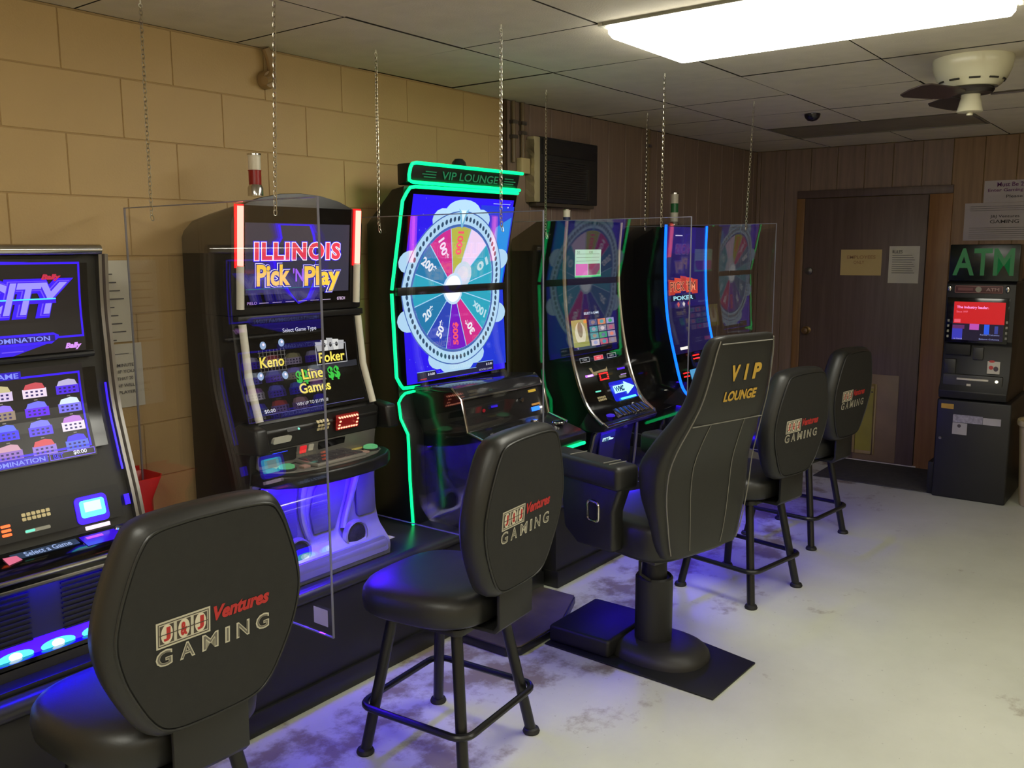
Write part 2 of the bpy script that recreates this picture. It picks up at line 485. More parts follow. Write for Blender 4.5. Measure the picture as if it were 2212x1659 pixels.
# pet door in the lower half
pd = MB().box(FX - .046, FX - .040, 1.731, 2.045, .016, .690).build('kick_panel', mat('beige_kick_panel', (128, 106, 82), .5), dr, bevel=.002)
fr = MB()
for a, b, c, d in ((1.885, 1.905, .065, .615), (2.030, 2.050, .065, .615), (1.905, 2.030, .065, .090), (1.905, 2.030, .580, .615)): fr.box(FX - .056, FX - .046, a, b, c, d)
fr.build('pet_door_frame', mat('tan_frame', (150, 128, 82), .5), pd, bevel=.002)
MB().box(FX - .051, FX - .047, 1.905, 2.030, .090, .580).build('pet_door_flap', mat('olive_vinyl_flap', (150, 140, 52), .35), pd)
MB().box(FX - .057, FX - .052, 1.910, 1.925, .55, .557).build('latch', CHROME, pd)
c1 = MB().box(FX - .030, FX - .008, DY1 + .001, DY1 + .066, 0, DZ).build('trim_2', TRIMW, bevel=.004); tag(c1, kind='structure')
c2 = MB().box(FX - .030, FX - .008, DY0 - .155, DY0 - .001, 0, DZ).build('trim_3', wood('casing_right', (126, 88, 52), (150, 108, 66)), bevel=.004); tag(c2, kind='structure')
c3 = MB().box(FX - .030, FX - .008, DY0 - .155, DY1 + .066, DZ + .001, DZ + .06).build('trim_4', DOORW, bevel=.004); tag(c3, kind='structure')

# ------------------------------------------------------------------ ceiling fixtures
LITM = em('fluorescent_diffuser', LIGHT_TINT, CEILING_LIGHT)
def fixture(i, k, lit, name, label):
    ax, bx = X0 + TILE * i, X0 + TILE * (i + 1); by, ay = Y0 - TILE * k, Y0 - TILE * (k + 2)
    r = root(name, ((ax + bx) / 2, (ay + by) / 2, CZ), label, 'ceiling light', None)
    f = MB(); t = .022
    if lit:
        f.box(ax, bx, ay, ay + t, CZ - .008, CZ + .010).box(ax, bx, by - t, by, CZ - .008, CZ + .010)
        f.box(ax, ax + t, ay + t, by - t, CZ - .008, CZ + .010).box(bx - t, bx, ay + t, by - t, CZ - .008, CZ + .010)
        f.build('frame', WHITEP, r, bevel=.002)
        MB().loft([[(x, y, z) for x, y in rrect(ax + t + k, ay + t + k, bx - t - k, by - t - k, .012, 3)] for z, k in ((CZ + .004, 0), (CZ - .030, .002), (CZ - .045, .012), (CZ - .048, .03))]).build('diffuser', LITM, r)
    else:
        f.box(ax, bx, ay, ay + t, CZ - .004, CZ + .010).box(ax, bx, by - t, by, CZ - .004, CZ + .010)
        f.box(ax, ax + t, ay + t, by - t, CZ - .004, CZ + .010).box(bx - t, bx, ay + t, by - t, CZ - .004, CZ + .010)
        f.build('frame', mat('dull_white_metal', (120, 114, 100), .5), r, bevel=.002)
        MB().box(ax + t, bx - t, ay + t, by - t, CZ, CZ + .008).build('diffuser', mat('unlit_diffuser', (128, 120, 104), .4), r)
    return r
fixture(1, 1, True, 'fluorescent_fixture', 'bright white rectangular fluorescent light glowing in the ceiling beside the fan')
fixture(6, 0, False, 'unlit_fixture', 'dark unlit rectangular ceiling fixture near the door wall')
fixture(-4, 1, True, 'fluorescent_fixture', 'added unseen lit rectangular fluorescent light further back in the same ceiling row')  # out of view; added on the grid spacing to brighten the room
fixture(1, 5, True, 'fluorescent_fixture', 'added unseen lit rectangular fluorescent light in the ceiling row behind the viewer')  # unseen lamp put in to lift chair backs, near floor and ceiling
fixture(-4, 5, True, 'fluorescent_fixture', 'added unseen lit rectangular fluorescent light in the back corner of the room')  # another added lamp out of view, raising the bounce light
fixture(6, 5, False, 'unlit_fixture', 'dark unlit rectangular ceiling fixture by the right wall')

# ceiling fan
FXc, FYc = 4.20, .815
fan = root('ceiling_fan', (FXc, FYc, CZ), 'white hugger ceiling fan with dark blades and small light neck', 'fan')
CREAM = mat('cream_enamel', (205, 200, 172), .25, var=.04)
MB().lathe([(.001, -.001), (.150, -.001), (.152, -.012), (.146, -.05), (.132, -.085), (.120, -.096), (.112, -.108), (.100, -.118), (.06, -.120), (.001, -.120)], (FXc, FYc, CZ), 40).build('motor_housing', CREAM, fan)
for j in range(10):
    a0 = 2 * math.pi * j / 10 + .1; q = MB(); pts = []
    for tt in (0, .5, 1):
        a = a0 + .34 * tt; pts.append((FXc + .1225 * math.cos(a), FYc + .1225 * math.sin(a), CZ - .095))
    q.tube(pts, .0042, 6); q.build('vent_slot', mat('slot_dark', (40, 36, 28), .8), fan)
MB().lathe([(.001, -.120), (.085, -.120), (.088, -.130), (.080, -.142), (.04, -.145), (.001, -.145)], (FXc, FYc, CZ), 32).build('blade_hub', mat('fan_dark', (40, 34, 32), .5), fan)
MB().lathe([(.001, -.143), (.036, -.143), (.037, -.160), (.042, -.178), (.044, -.190), (.050, -.214), (.046, -.216), (.001, -.216)], (FXc, FYc, CZ), 32).build('light_neck', CREAM, fan)
MB().lathe([(.001, -.216), (.012, -.216), (.012, -.228), (.001, -.230)], (FXc, FYc, CZ), 16).build('pull_switch', CREAM, fan)
for j in range(3):
    a = math.radians(31 + 120 * j); q = MB()
    pl = [(.08, -.045), (.13, -.062), (.30, -.072), (.335, -.055), (.345, 0), (.335, .055), (.30, .072), (.13, .062), (.08, .045)]
    q.prism(pl, 'z', -.003, .003)
    q.xf(lambda v: Matrix.Rotation(a, 3, 'Z') @ (Matrix.Rotation(.2, 3, 'X') @ v) + Vector((FXc, FYc, CZ - .148)))
    q.build('blade', wood('fan_blade_walnut', (42, 32, 30), (58, 44, 40), axis=0), fan, bevel=.0015, seg=1)
dm = MB().lathe([(.001, 0), (.045, 0), (.045, -.008), (.040, -.022), (.026, -.036), (.001, -.042)], (5.316, 1.862, CZ), 24).build('ceiling_camera', mat('smoked_dome', (30, 26, 40), .15), base=True)
tag(dm, 'small dark security camera dome on the ceiling', 'camera')

# ------------------------------------------------------------------ platforms
VINYL = mat('black_platform_vinyl', (46, 46, 48), 0.30, var=0.1, scale=4)
def platform(x0, x1, yf, label, top=PLAT):
    r = root('machine_platform', ((x0 + x1) / 2, (yf + 2.9) / 2, 0), label, 'platform', 'black machine platforms')
    MB().box(x0, x1, yf + .012, 2.915, .0, top - .055).build('cabinet_base', mat('black_base_panel', (28, 28, 27), .5), r, bevel=.004)
    MB().box(x0 - .002, x1 + .002, yf, 2.917, .0, .085).build('kick_strip', BLACK, r, bevel=.004)
    prof = [(2.917, top - .056), (yf + .02, top - .056)] + [(yf + .022 - .032 * math.sin(a), top - .028 - .028 * math.cos(a)) for a in [math.pi * i / 8 for i in range(9)]] + [(2.917, top)]
    MB().prism(prof, 'x', x0, x1).build('padded_top', VINYL, r)
    return r
platform(.05, 3.43, 2.43, 'long black padded platform under the three nearest slot machines')
platform(3.465, 5.60, 2.37, 'black padded platform under the two far slot machines')
pp = MB().box(2.50, 2.585, 2.60, 2.665, PLAT + .0005, PLAT + .002).build('paper_slip', PAPER, base=True)
tag(pp, 'small white paper slip lying on the black platform', 'paper')
# low foot plate in front of the wheel machine
ft = root('foot_plate', (3.05, 2.18, 0), 'low brown grey foot plate on the floor before the wheel machine', 'foot plate')
MB().prism([(2.72, 2.12), (2.77, 2.075), (3.06, 2.075), (3.36, 2.20), (3.36, 2.40), (2.72, 2.40)], 'z', .001, .034).build('edge_tray', BLACK, ft, bevel=.004)
MB().prism([(2.725, 2.122), (2.772, 2.080), (3.058, 2.080), (3.355, 2.203), (3.355, 2.395), (2.725, 2.395)], 'z', .034, .042).build('tread', mat('worn_brown_tread', (74, 66, 56), .6, var=.35, scale=7), ft, bevel=.002)

# ------------------------------------------------------------------ light colours used by the machines
def led(name, rgb, s): return em(name, rgb, s)
L_GREEN = led('green_led', (0, 255, 128), 2.2)
L_BLUE = led('blue_led', (6, 96, 255), 3.0)
L_VIOLET = led('violet_led', (60, 10, 255), 230.0)
L_VIOLETS = led('violet_glow', (50, 6, 255), 2.0)
L_CYAN = led('cyan_led', (70, 225, 255), 3.0)
L_RED = led('red_led', (255, 30, 30), 3.0)
L_REDBAR = led('red_bar', (255, 70, 70), 2.6)
L_ORANGE = led('orange_led', (255, 90, 40), 2.4)
L_WHITE = led('white_led', (255, 250, 240), 1.2)
L_MINT = led('mint_led', (120, 240, 210), 1.0)

def candle(parent, x, y, z, cols, h, r=.019):
    c = MB().lathe([(.001, 0), (r * 1.25, 0), (r * 1.25, h * .18), (r * 1.0, h * .26), (.001, h * .26)], (x, y, z), 24).build('signal_light', CHROME, parent)
    n = len(cols); z0 = z + h * .26; hh = h * .68 / n
    for i, m in enumerate(cols):
        MB().lathe([(.001, 0), (r, 0), (r, hh * .94), (r * 1.08, hh * .95), (r * 1.08, hh), (.001, hh)], (x, y, z0 + hh * i), 24).build('lens', m, c)
    MB().lathe([(.001, 0), (r * 1.12, 0), (r * 1.12, h * .04), (r * .6, h * .06), (.001, h * .06)], (x, y, z0 + hh * n), 24).build('cap', CHROME, c)

# ================================================================== machine: VELOCITY
def machine_velocity():
    xa, xb = .76, 1.45
    r = root('slot_machine', (1.105, 2.72, PLAT), 'slot machine at the left edge with chrome rails and glowing blue screens', 'slot machine', 'slot machines')
    P = smoothp([(2.672, 1.64), (2.680, 1.5), (2.676, 1.395), (2.66, 1.2), (2.624, 1.06), (2.577, .907), (2.552, .805)], 4)
    body = [(p[0] + .012, p[1]) for p in P] + [(2.60, .74), (2.60, .52), (2.53, .50), (2.53, PLAT + .001), (2.895, PLAT + .001), (2.895, 1.64)]
    MB().prism(body, 'x', xa + .012, xb - .012).build('cabinet', mat('slot_charcoal', (44, 43, 40), .42), r)
    for x0, x1 in ((xa, xa + .030), (xb - .030, xb)):
        sr = strip(MB(), P, x0, x1, .012, .010).build('side_rail', SATIN, r)
        strip(MB(), P, x0 + .011, x1 - .011, -.008, .0115).build('rail_groove', mat('rail_brown', (48, 36, 28), .5), sr)
    MB().tube([(xa + .02, 2.672, 1.652), (xb - .02, 2.672, 1.652)], .017, 14).build('top_trim', CHROME, r)
    # blue light lines inside the rail
    strip(MB(), [p for p in P if .95 < p[1] < 1.28], xb - .040, xb - .034, -.001, .004).build('rail_light', led('violet_rail', (50, 10, 255), 1.2), r)
    strip(MB(), [p for p in P if .85 < p[1] < .94], xb - .052, xb - .036, -.001, .004).build('rail_light', led('violet_rail2', (46, 4, 255), 1.6), r)
    x0, x1 = .835, 1.385
    DARK = scr((30, 24, 26), .55); BLU = scr((52, 4, 255), 1.05); BLT = scr((128, 140, 255), 1.1); WHT = scr((235, 235, 255), 1.0); CY = scr((80, 225, 255), 1.1); LB = scr((110, 80, 255), 1.0)
    # upper display
    d = strip(MB(), sub([p for p in P if 1.345 <= p[1] <= 1.632], 1), x0, x1, -.004, .006).build('upper_display', GLOSSB, r)
    S = on([(p[0] - .006, p[1]) for p in P])
    A = Art(); A.rect(x0 + .015, 1.352, x1 - .022, 1.626, DARK, 0)
    A.poly([(x0 + .02, 1.626), (x1 - .17, 1.618), (x0 + .02, 1.606)], BLU, 1)
    A.poly([(x0 + .015, 1.352), (1.15, 1.352), (1.27, 1.386), (x0 + .015, 1.386)], scr((48, 4, 230), 1), 1)
    A.frame(x0 + .02, 1.394, 1.361, 1.617, .006, BLU, 1)
    A.poly([(x0 + .02, 1.380), (1.262, 1.380), (1.285, 1.396), (1.285, 1.404), (1.27, 1.412), (x0 + .02, 1.412)], BLU, 2)
    A.rect(x0 + .03, 1.387, 1.273, 1.405, scr((34, 8, 120), .8), 3)
    A.text('MULTI-DENOMINATION', .97, 1.389, 1.258, 1.403, BLT, 4, .02)
    for off, m, h, b in ((0, BLU, 3, .13), (0, LB, 4, .075), (0, scr((60, 10, 235), 1), 5, .055), (0, scr((150, 140, 255), 1.1), 6, .03)):
        A.text('VELOCITY', .815 - (b * .2), 1.470 - b * .12, 1.315 + b * .2, 1.556 + b * .12, m, h, b, .32)
    A.rect(.83, 1.498, 1.285, 1.509, scr((60, 10, 235), 1), 7); A.rect(.83, 1.509, 1.285, 1.513, CY, 7)
    A.text('Bally', 1.245, 1.562, 1.303, 1.582, scr((196, 40, 70), 1), 8, .06, .3)
    A.text('Bally', 1.300, 1.357, 1.350, 1.378, scr((220, 150, 250), 1), 4, .06, .3)
    A.rect(1.12, 1.363, 1.18, 1.366, LB, 3)
    A.build('screen_picture', S, d)
    MB().tube([(x0, 2.668, 1.340), (x1, 2.668, 1.340)], .009, 8).build('divider_bar', BLACK, r)
    # lower display
    d = strip(MB(), sub([p for p in P if 1.03 <= p[1] <= 1.325], 1), x0, x1, -.004, .005).build('lower_display', GLOSSB, r)
    A = Art(); A.rect(x0 + .02, 1.040, 1.345, 1.315, DARK, 0)
    A.frame(x0 + .025, 1.068, 1.335, 1.292, .006, BLU, 1)
    A.rect(x0 + .025, 1.286, 1.165, 1.308, scr((40, 10, 200), .9), 2); A.text('SELECT A GAME', .945, 1.289, 1.158, 1.304, BLT, 3, .02)
    A.rect(x0 + .025, 1.044, 1.20, 1.066, scr((46, 8, 210), .9), 2); A.text('MULTI DENOMINATION', .93, 1.048, 1.192, 1.061, BLT, 3, .02)
    A.frame(1.205, 1.044, 1.340, 1.064, .0025, LB, 2); A.text('BET', 1.215, 1.048, 1.245, 1.060, BLU, 3, .02); A.text('$0.00', 1.275, 1.049, 1.315, 1.062, WHT, 3, .02)
    tops = [(200, 190, 140), (205, 80, 90), (190, 180, 220), (150, 120, 255), (120, 120, 255), (220, 235, 245), (90, 110, 255), (120, 120, 255), (190, 120, 220), (210, 160, 180), (220, 80, 90), (70, 50, 255)]
    bots = [(220, 200, 235), (240, 220, 240), (80, 40, 230), (150, 130, 110), (96, 0, 255), (120, 110, 240), (50, 30, 255), (86, 60, 240), (240, 225, 250), (150, 110, 200), (150, 120, 220), (90, 110, 230)]
    for c in range(5):
        for q in range(4):
            u = 1.293 - .0955 * (4 - c) + .0955 * 0; u = 1.293 - .0955 * (4 - c); v = 1.250 - .0545 * q; k = (q * 3 + (c + 1) % 3) % 12
            w_ = .034
            A.rect(u - w_, v - .022, u + w_, v + .004, scr(bots[k]), 1)
            A.poly([(u - w_ * .9, v + .003), (u + w_ * .9, v + .003), (u + w_ * .7, v + .018), (u + w_ * .15, v + .022), (u - w_ * .7, v + .017)], scr(tops[k]), 2)
            for a in range(4):
                for b in range(2): A.rect(u - .026 + .014 * a, v - .017 + .010 * b, u - .019 + .014 * a, v - .012 + .010 * b, scr((40, 20, 110), .8), 3)
            A.rect(u - .005, v - .030, u + .005, v - .027, scr((160, 150, 140), .7), 2)
    A.build('screen_picture', on([(p[0] - .005, p[1]) for p in P]), d)
    # recessed band and lower console
    strip(MB(), sub([p for p in P if .955 <= p[1] <= 1.02], 1), x0, x1, -.004, .003).build('blank_band', mat('soft_charcoal', (58, 57, 52), .5), r)
    cons = strip(MB(), sub([p for p in P if .828 <= p[1] <= .950], 1), x0, x1, -.004, .006).build('console_panel', mat('console_black', (30, 30, 29), .4), r)
    Q = [(p[0] - .006, p[1]) for p in P]
    mk = MB()
    for a in range(6):
        for b in range(2): pad(mk, rrect(1.094 + .0135 * a, .898 + .012 * b, 1.1045 + .0135 * a, .907 + .012 * b, .002, 2), Q, 0, .003)
    mk.build('keypad', mat('ivory_keys', (224, 208, 160), .4), cons)
    q = MB(); pad(q, rrect(1.095, .864, 1.165, .873, .003, 2), Q, 0, .003); q.build('card_slot', mat('pale_slot', (170, 168, 156), .4), cons)
    q = MB(); pad(q, rrect(1.095, .866, 1.122, .873, .003, 2), Q, .003, .004); q.build('slot_light', L_MINT, cons)
    q = MB(); pad(q, rrect(1.243, .850, 1.340, .928, .014), Q, 0, .004); bz = q.build('ticket_bezel', L_VIOLETS, cons)
    q = MB(); pad(q, rrect(1.256, .868, 1.330, .917, .008), Q, .004, .006); q.build('ticket_light', L_CYAN, bz)
    q = MB(); pad(q, [(1.268, .884), (1.318, .884), (1.318, .912), (1.268, .912)], Q, .006, .007); q.build('ticket_slot', led('cyan_white', (200, 250, 255), 1.4), bz)
    q = MB()
    for a in range(3): pad(q, rrect(1.035, .868 + .012 * a, 1.06, .875 + .012 * a, .002, 2), Q, 0, .003)
    q.build('bill_lights', L_ORANGE, cons)
    # deck
    dk = [(2.560, .822), (2.452, .792), (2.440, .782), (2.440, .752), (2.470, .736), (2.600, .724), (2.62, .80)]
    D = MB().prism(dk, 'x', xa + .004, xb - .004).build('button_deck', GLOSSB, r, bevel=.003)
    MB().tube([(xa, 2.440, .778), (xb, 2.440, .778)], .007, 10).build('deck_chrome', CHROME, D)
    MB().tube([(xa, 2.447, .752), (xb, 2.447, .752)], .009, 10).build('deck_chrome', SATIN, D)
    dd = [(2.560, .8225), (2.452, .7925)]
    A = Art(); A.rect(1.04, .810, 1.225, .818, scr((52, 66, 90), .9), 0); A.text('Select a Game', 1.075, .8108, 1.205, .8172, scr((150, 170, 215), 1), 1, .02)
    A.poly([(1.02, .805), (1.06, .808), (1.055, .815), (1.02, .816)], scr((220, 110, 140), 1), 1)
    A.rect(1.235, .803, 1.345, .818, scr((60, 0, 235), .8), 0); A.rect(1.25, .812, 1.30, .8155, scr((200, 70, 240), 1), 1)
    A.build('deck_print', lambda u, v, h: (u, interp(dd, v) - h * .3, v + h), D)
    q = MB(); pad(q, [(1.262, .832), (1.335, .832), (1.335, .842), (1.262, .842)], Q, 0, .006); q.build('lit_bar', led('pink_white', (255, 225, 250), 1.2), cons)
    MB().lathe([(.001, 0), (.026, 0), (.028, .004), (.024, .009), (.020, .007), (.001, .007)], (1.368, 2.53, .815), 24).build('service_button', CHROME, D)
    # belly
    bl = MB().box(xa + .03, xb - .03, 2.585, 2.602, .53, .735).build('belly_panel', mat('belly_dark', (28, 26, 34), .35), r)
    for k in range(11):
        z = .542 + .0155 * k
        MB().box(.80, 1.10, 2.578, 2.588, z, z + .005).build('louvre', BLACK, bl)
        MB().box(1.19, 1.42, 2.578, 2.588, z, z + .005).build('louvre', BLACK, bl)
    h1 = MB().prism(rrect(1.205, .715, 1.275, .728, .006, 3), 'y', 2.46, 2.47).xf(lambda v: Vector((v.x, v.y + .09, v.z + (v.x - 1.24) * .25))); h1.build('latch_handle', SATIN, r)
    MB().prism(rrect(.99, .715, 1.06, .728, .006, 3), 'y', 2.55, 2.56).build('latch_handle', SATIN, r)
    MB().box(xa + .03, xb - .03, 2.530, 2.600, .495, .512).build('light_shelf', GLOSSB, r)
    MB().box(.90, 1.32, 2.535, 2.565, .7235, .7292).build('under_deck_light', led('violet_led4', (20, 0, 255), 110.0), r)
    G = [(2.588, .545), (2.548, .498)]
    bp_ = MB(); pad(bp_, rrect(xa + .04, .500, xb - .05, .543, .006), G, 0, .004); gp = bp_.build('base_light', led('violet_base', (26, 0, 255), 9.0), r)
    for x in (.80, .92, 1.04, 1.16, 1.28):
        A = Art(); A.ell(x, .517, .050, .012, led('cyan_halo', (60, 215, 255), 3.0), 0, 20); A.ell(x, .518, .018, .009, led('cyan_core', (215, 250, 255), 4.5), 1, 16)
        A.build('base_spot', on([(p[0] - .004, p[1]) for p in G]), gp)
    MB().box(xa + .02, xb - .02, 2.47, 2.53, PLAT + .001, .468).build('base_plinth', BLACK, r, bevel=.004)
machine_velocity()

# ================================================================== machine: ILLINOIS Pick 'N Play
def machine_picknplay():
    xa, xb = 1.845, 2.440
    r = root('slot_machine', (2.14, 2.72, PLAT), 'black slot machine with red light bars and a red and white signal candle on top', 'slot machine', 'slot machines')
    P = [(2.583, 1.80), (2.598, 1.62), (2.612, 1.425), (2.602, 1.40), (2.58, 1.21), (2.53, 1.06), (2.500, 1.02), (2.54, .93), (2.54, .87)]
    CAB = mat('slot_black', (30, 28, 27), .4)
    body = [(p[0] + .012, p[1]) for p in P[2:]] + [(2.57, .80), (2.57, PLAT + .03), (2.545, PLAT + .001), (2.885, PLAT + .001), (2.885, 1.43)]
    MB().prism(body, 'x', xa, xb).build('cabinet', CAB, r, bevel=.004)
    arch = [(xa, 1.425), (xb, 1.425), (xb, 1.745), (2.43, 1.768), (2.39, 1.802), (2.32, 1.828), (2.23, 1.845), (2.14, 1.850), (2.05, 1.845), (1.96, 1.828), (1.89, 1.802), (1.855, 1.768), (xa, 1.745)]
    n = len(arch); vs = []
    for z_ in (0, 1):
        for a, b in arch:
            yf = 2.597 + (1.62 - b) * .085 if b > 1.43 else 2.612
            vs.append((a, yf if z_ == 0 else 2.885, b if z_ == 0 else b - .05 * (b > 1.5)))
    MB().add(vs, [(i, (i + 1) % n, n + (i + 1) % n, n + i) for i in range(n)] + [tuple(range(n)), tuple(range(n, 2 * n))[::-1]]).build('top_box', CAB, r, bevel=.006)
    f = on(P)
    d = strip(MB(), [P[0], P[1], (2.609, 1.452)], xa + .045, xb - .060, -.002, .004).build('upper_display', GLOSSB, r)
    DK = scr((52, 50, 66), 1.0); BL = scr((52, 4, 255), 1); WH = scr((255, 240, 255), 1.1); RD = scr((238, 60, 84), 1.0)
    A = Art(); A.rect(1.898, 1.456, 2.370, 1.742, DK, 0)
    state = [(2.045, 1.735), (2.175, 1.735), (2.19, 1.70), (2.205, 1.62), (2.20, 1.54), (2.165, 1.475), (2.125, 1.462), (2.09, 1.50), (2.035, 1.58), (2.02, 1.64), (2.055, 1.69)]
    glow = [(2.115 + (a - 2.115) * 1.32, 1.61 + (b - 1.61) * 1.05) for a, b in state]
    for q, cc in ((1.75, (50, 44, 84)), (1.6, (48, 36, 110)), (1.45, (46, 24, 150))): A.poly([(2.115 + (a - 2.115) * q, max(1.458, min(1.74, 1.61 + (b - 1.61) * 1.05))) for a, b in state], scr(cc, 1), .6 + (1.75 - q))
    A.poly(glow, scr((46, 12, 210), 1), 1.2); A.poly([(2.115 + (a - 2.115) * 1.16, 1.61 + (b - 1.61) * 1.02) for a, b in state], BL, 2); A.poly(state, DK, 3)
    for m, h, b in ((BL, 4, .115), (WH, 5, .085), (RD, 6, .045)): A.text('ILLINOIS', 1.940 - b * .09, 1.617 - b * .08, 2.320 + b * .09, 1.672 + b * .08, m, h, b, spc=1.18)
    for m, h, b in ((scr((36, 30, 190), 1), 7, .13), (WH, 8, .10), (scr((40, 40, 150), 1), 9, .08), (scr((255, 205, 70), 1.05), 10, .035)):
        A.text('Pick', 1.945 - b * .08, 1.526 - b * .08, 2.085 + b * .08, 1.596 + b * .08, m, h, b)
        A.text('Play', 2.155 - b * .08, 1.500 - b * .08, 2.320 + b * .08, 1.588 + b * .08, m, h, b)
    A.text("'N", 2.100, 1.536, 2.148, 1.584, scr((170, 100, 255), 1), 9, .02)
    A.text('PIELO', 1.905, 1.461, 1.945, 1.471, scr((190, 150, 220), 1), 4); A.text('GTECH', 2.312, 1.461, 2.352, 1.472, scr((230, 200, 235), 1), 4, .02)
    for k in range(6): A.rect(1.955 + .057 * k, 1.464, 1.995 + .057 * k, 1.466, scr((190, 170, 210), 1), 4)
    A.build('screen_picture', on([(p[0] - .004, p[1]) for p in P]), d, step=.0004)
    for x in (1.874, 2.407):
        lb = strip(MB(), [(interp(P, z), z) for z in (1.803, 1.70, 1.590)], x - .0175, x + .0175, 0, .006).build('light_bar', led('red_bar_edge', (255, 16, 20), 1.6), r)
        MB().tube([(x, interp(P, z) - .012, z) for z in (1.796, 1.70, 1.597)], .0105, 12).build('bar_core', led('red_bar_core', (255, 104, 92), 6.0), lb)
        MB().tube([(x, interp(P, z) - .010, z) for z in (1.595, 1.50, 1.448)], .0135, 12).build('bar_cover', WHITEP, r)
        MB().tube([(x, interp(P, z) - .008, z) for z in (1.396, 1.21, 1.062)], .0135, 12).build('bar_cover', WHITEP, r)
    MB().box(xa + .01, xb - .01, 2.588, 2.62, 1.402, 1.424).build('seam_bar', BLACK, r, bevel=.003)
    d = strip(MB(), sub([(2.601, 1.398), (2.58, 1.21), (2.532, 1.068)], 3), xa + .052, xb - .052, -.004, .003).build('lower_display', GLOSSB, r)
    GR = scr((36, 38, 46), 1.0)
    A = Art(); A.rect(1.902, 1.078, 2.378, 1.392, GR, 0); A.rect(1.902, 1.352, 2.378, 1.392, scr((44, 24, 150), .8), 1); A.rect(1.902, 1.338, 2.378, 1.352, scr((38, 28, 90), .8), 1)
    A.text('Select Game Type', 2.042, 1.352, 2.196, 1.371, scr((210, 210, 225), 1), 3, .01)
    YL = scr((246, 226, 90), 1.05); OUT = scr((40, 30, 20), .8); LG = scr((175, 175, 180), .9)
    for a in range(8): A.rect(1.93 + .0155 * a, 1.225, 1.932 + .0155 * a, 1.305, scr((120, 116, 112), .8), 1)
    for b in range(7): A.rect(1.925, 1.225 + .0135 * b, 2.045, 1.2265 + .0135 * b, scr((120, 116, 112), .8), 1)
    for a, b in ((1.95, 1.318), (2.03, 1.322), (1.925, 1.213), (2.03, 1.206)): A.ell(a, b, .013, .014, scr((150, 175, 210), 1), 3, 16); A.ell(a + .002, b + .003, .005, .005, WH, 4, 10)
    A.text('Keno', 1.925, 1.238, 2.035, 1.280, OUT, 4, .06); A.text('Keno', 1.928, 1.240, 2.032, 1.278, YL, 5, .02)
    for k in range(5): A.poly([(2.19 + .026 * k, 1.275), (2.215 + .026 * k, 1.275), (2.222 + .028 * k - .01, 1.320 - .006 * abs(k - 2)), (2.188 + .028 * k - .006, 1.322 - .006 * abs(k - 2))], scr((215, 215, 210) if k % 2 else (180, 180, 180), .95), 2 + k % 2)
    for k in range(3): A.ell(2.225 + .03 * k, 1.296, .007, .009, scr((40, 40, 40), .8), 4, 8)
    A.frame(2.180, 1.225, 2.330, 1.300, .003, LG, 4); A.text('Poker', 2.188, 1.230, 2.322, 1.272, OUT, 5, .06); A.text('Poker', 2.192, 1.233, 2.318, 1.270, YL, 6, .02)
    A.poly([(2.15, 1.115), (2.10, 1.17), (2.14, 1.22), (2.20, 1.20), (2.22, 1.15)], scr((150, 130, 110), .9), 1)
    for a in (2.075, 2.105, 2.225, 2.255): A.text('$', a, 1.165, a + .028, 1.215, scr((50, 190, 60), 1), 3, .04)
    A.text('Line', 2.100, 1.178, 2.205, 1.222, OUT, 4, .06); A.text('Line', 2.103, 1.181, 2.202, 1.219, YL, 5, .02)
    A.text('Games', 2.072, 1.130, 2.225, 1.172, OUT, 4, .06); A.text('Games', 2.076, 1.133, 2.221, 1.169, YL, 5, .02)
    A.text('WIN UP TO $1199.00!', 2.048, 1.093, 2.195, 1.106, scr((205, 205, 205), 1), 3, .01)
    A.text('$0.00', 1.906, 1.086, 1.952, 1.100, scr((220, 220, 220), 1), 3, .01); A.rect(1.91, 1.081, 2.37, 1.083, scr((90, 90, 150), .9), 2)
    A.build('screen_picture', on([(p[0] - .003, p[1]) for p in P]), d)
    # console strip
    cs = MB(); pad(cs, rrect(xa + .02, .958, xb - .02, 1.052, .012), P, -.004, .006); cons = cs.build('console_panel', mat('console_black', (30, 30, 29), .4), r)
    Q = [(p[0] - .006, p[1]) for p in P]
    q = MB()
    for a in range(4):
        for b in range(3): pad(q, rrect(2.105 + .0145 * a, .998 + .014 * b, 2.116 + .0145 * a, 1.008 + .014 * b, .002, 2), Q, 0, .003)
    q.build('keypad', mat('ivory_keys', (224, 208, 160), .4), cons)
    q = MB(); pad(q, rrect(2.20, .982, 2.312, 1.040, .006), Q, 0, .003); bz = q.build('bill_bezel', em('red_bezel', (120, 8, 6), .9), cons)
    q = MB()
    for a in range(8):
        for z in (.990, 1.030): pad(q, rrect(2.208 + .0125 * a, z - .0035, 2.216 + .0125 * a, z + .0035, .003, 2), Q, .003, .006)
    for z in (1.003, 1.017):
        for x in (2.209, 2.296): pad(q, rrect(x - .003, z - .0035, x + .005, z + .0035, .003, 2), Q, .003, .006)
    q.build('bill_lights', led('bill_led', (255, 150, 120), 2.6), bz)
    q = MB(); pad(q, rrect(1.965, 1.018, 2.020, 1.027, .003, 2), Q, 0, .003); q.build('card_slot', GREYP, cons)
    q = MB(); pad(q, rrect(2.012, 1.019, 2.020, 1.026, .002, 2), Q, .003, .004); q.build('slot_light', L_MINT, cons)
    q = MB(); pad(q, rrect(1.905, .982, 1.982, 1.006, .008), Q, 0, .014); q.build('ticket_mouth', WHITEP, cons)
    lo = MB(); pad(lo, rrect(xa + .02, .892, xb - .02, .955, .008), P, -.004, .004); lop = lo.build('lower_console', mat('silver_console', (120, 118, 112), .4, .3), r)
    Q2 = [(p[0] - .004, p[1]) for p in P]
    q = MB(); pad(q, rrect(1.87, .905, 2.03, .952, .006), Q2, 0, .004); bb = q.build('bill_acceptor', BLACK, lop)
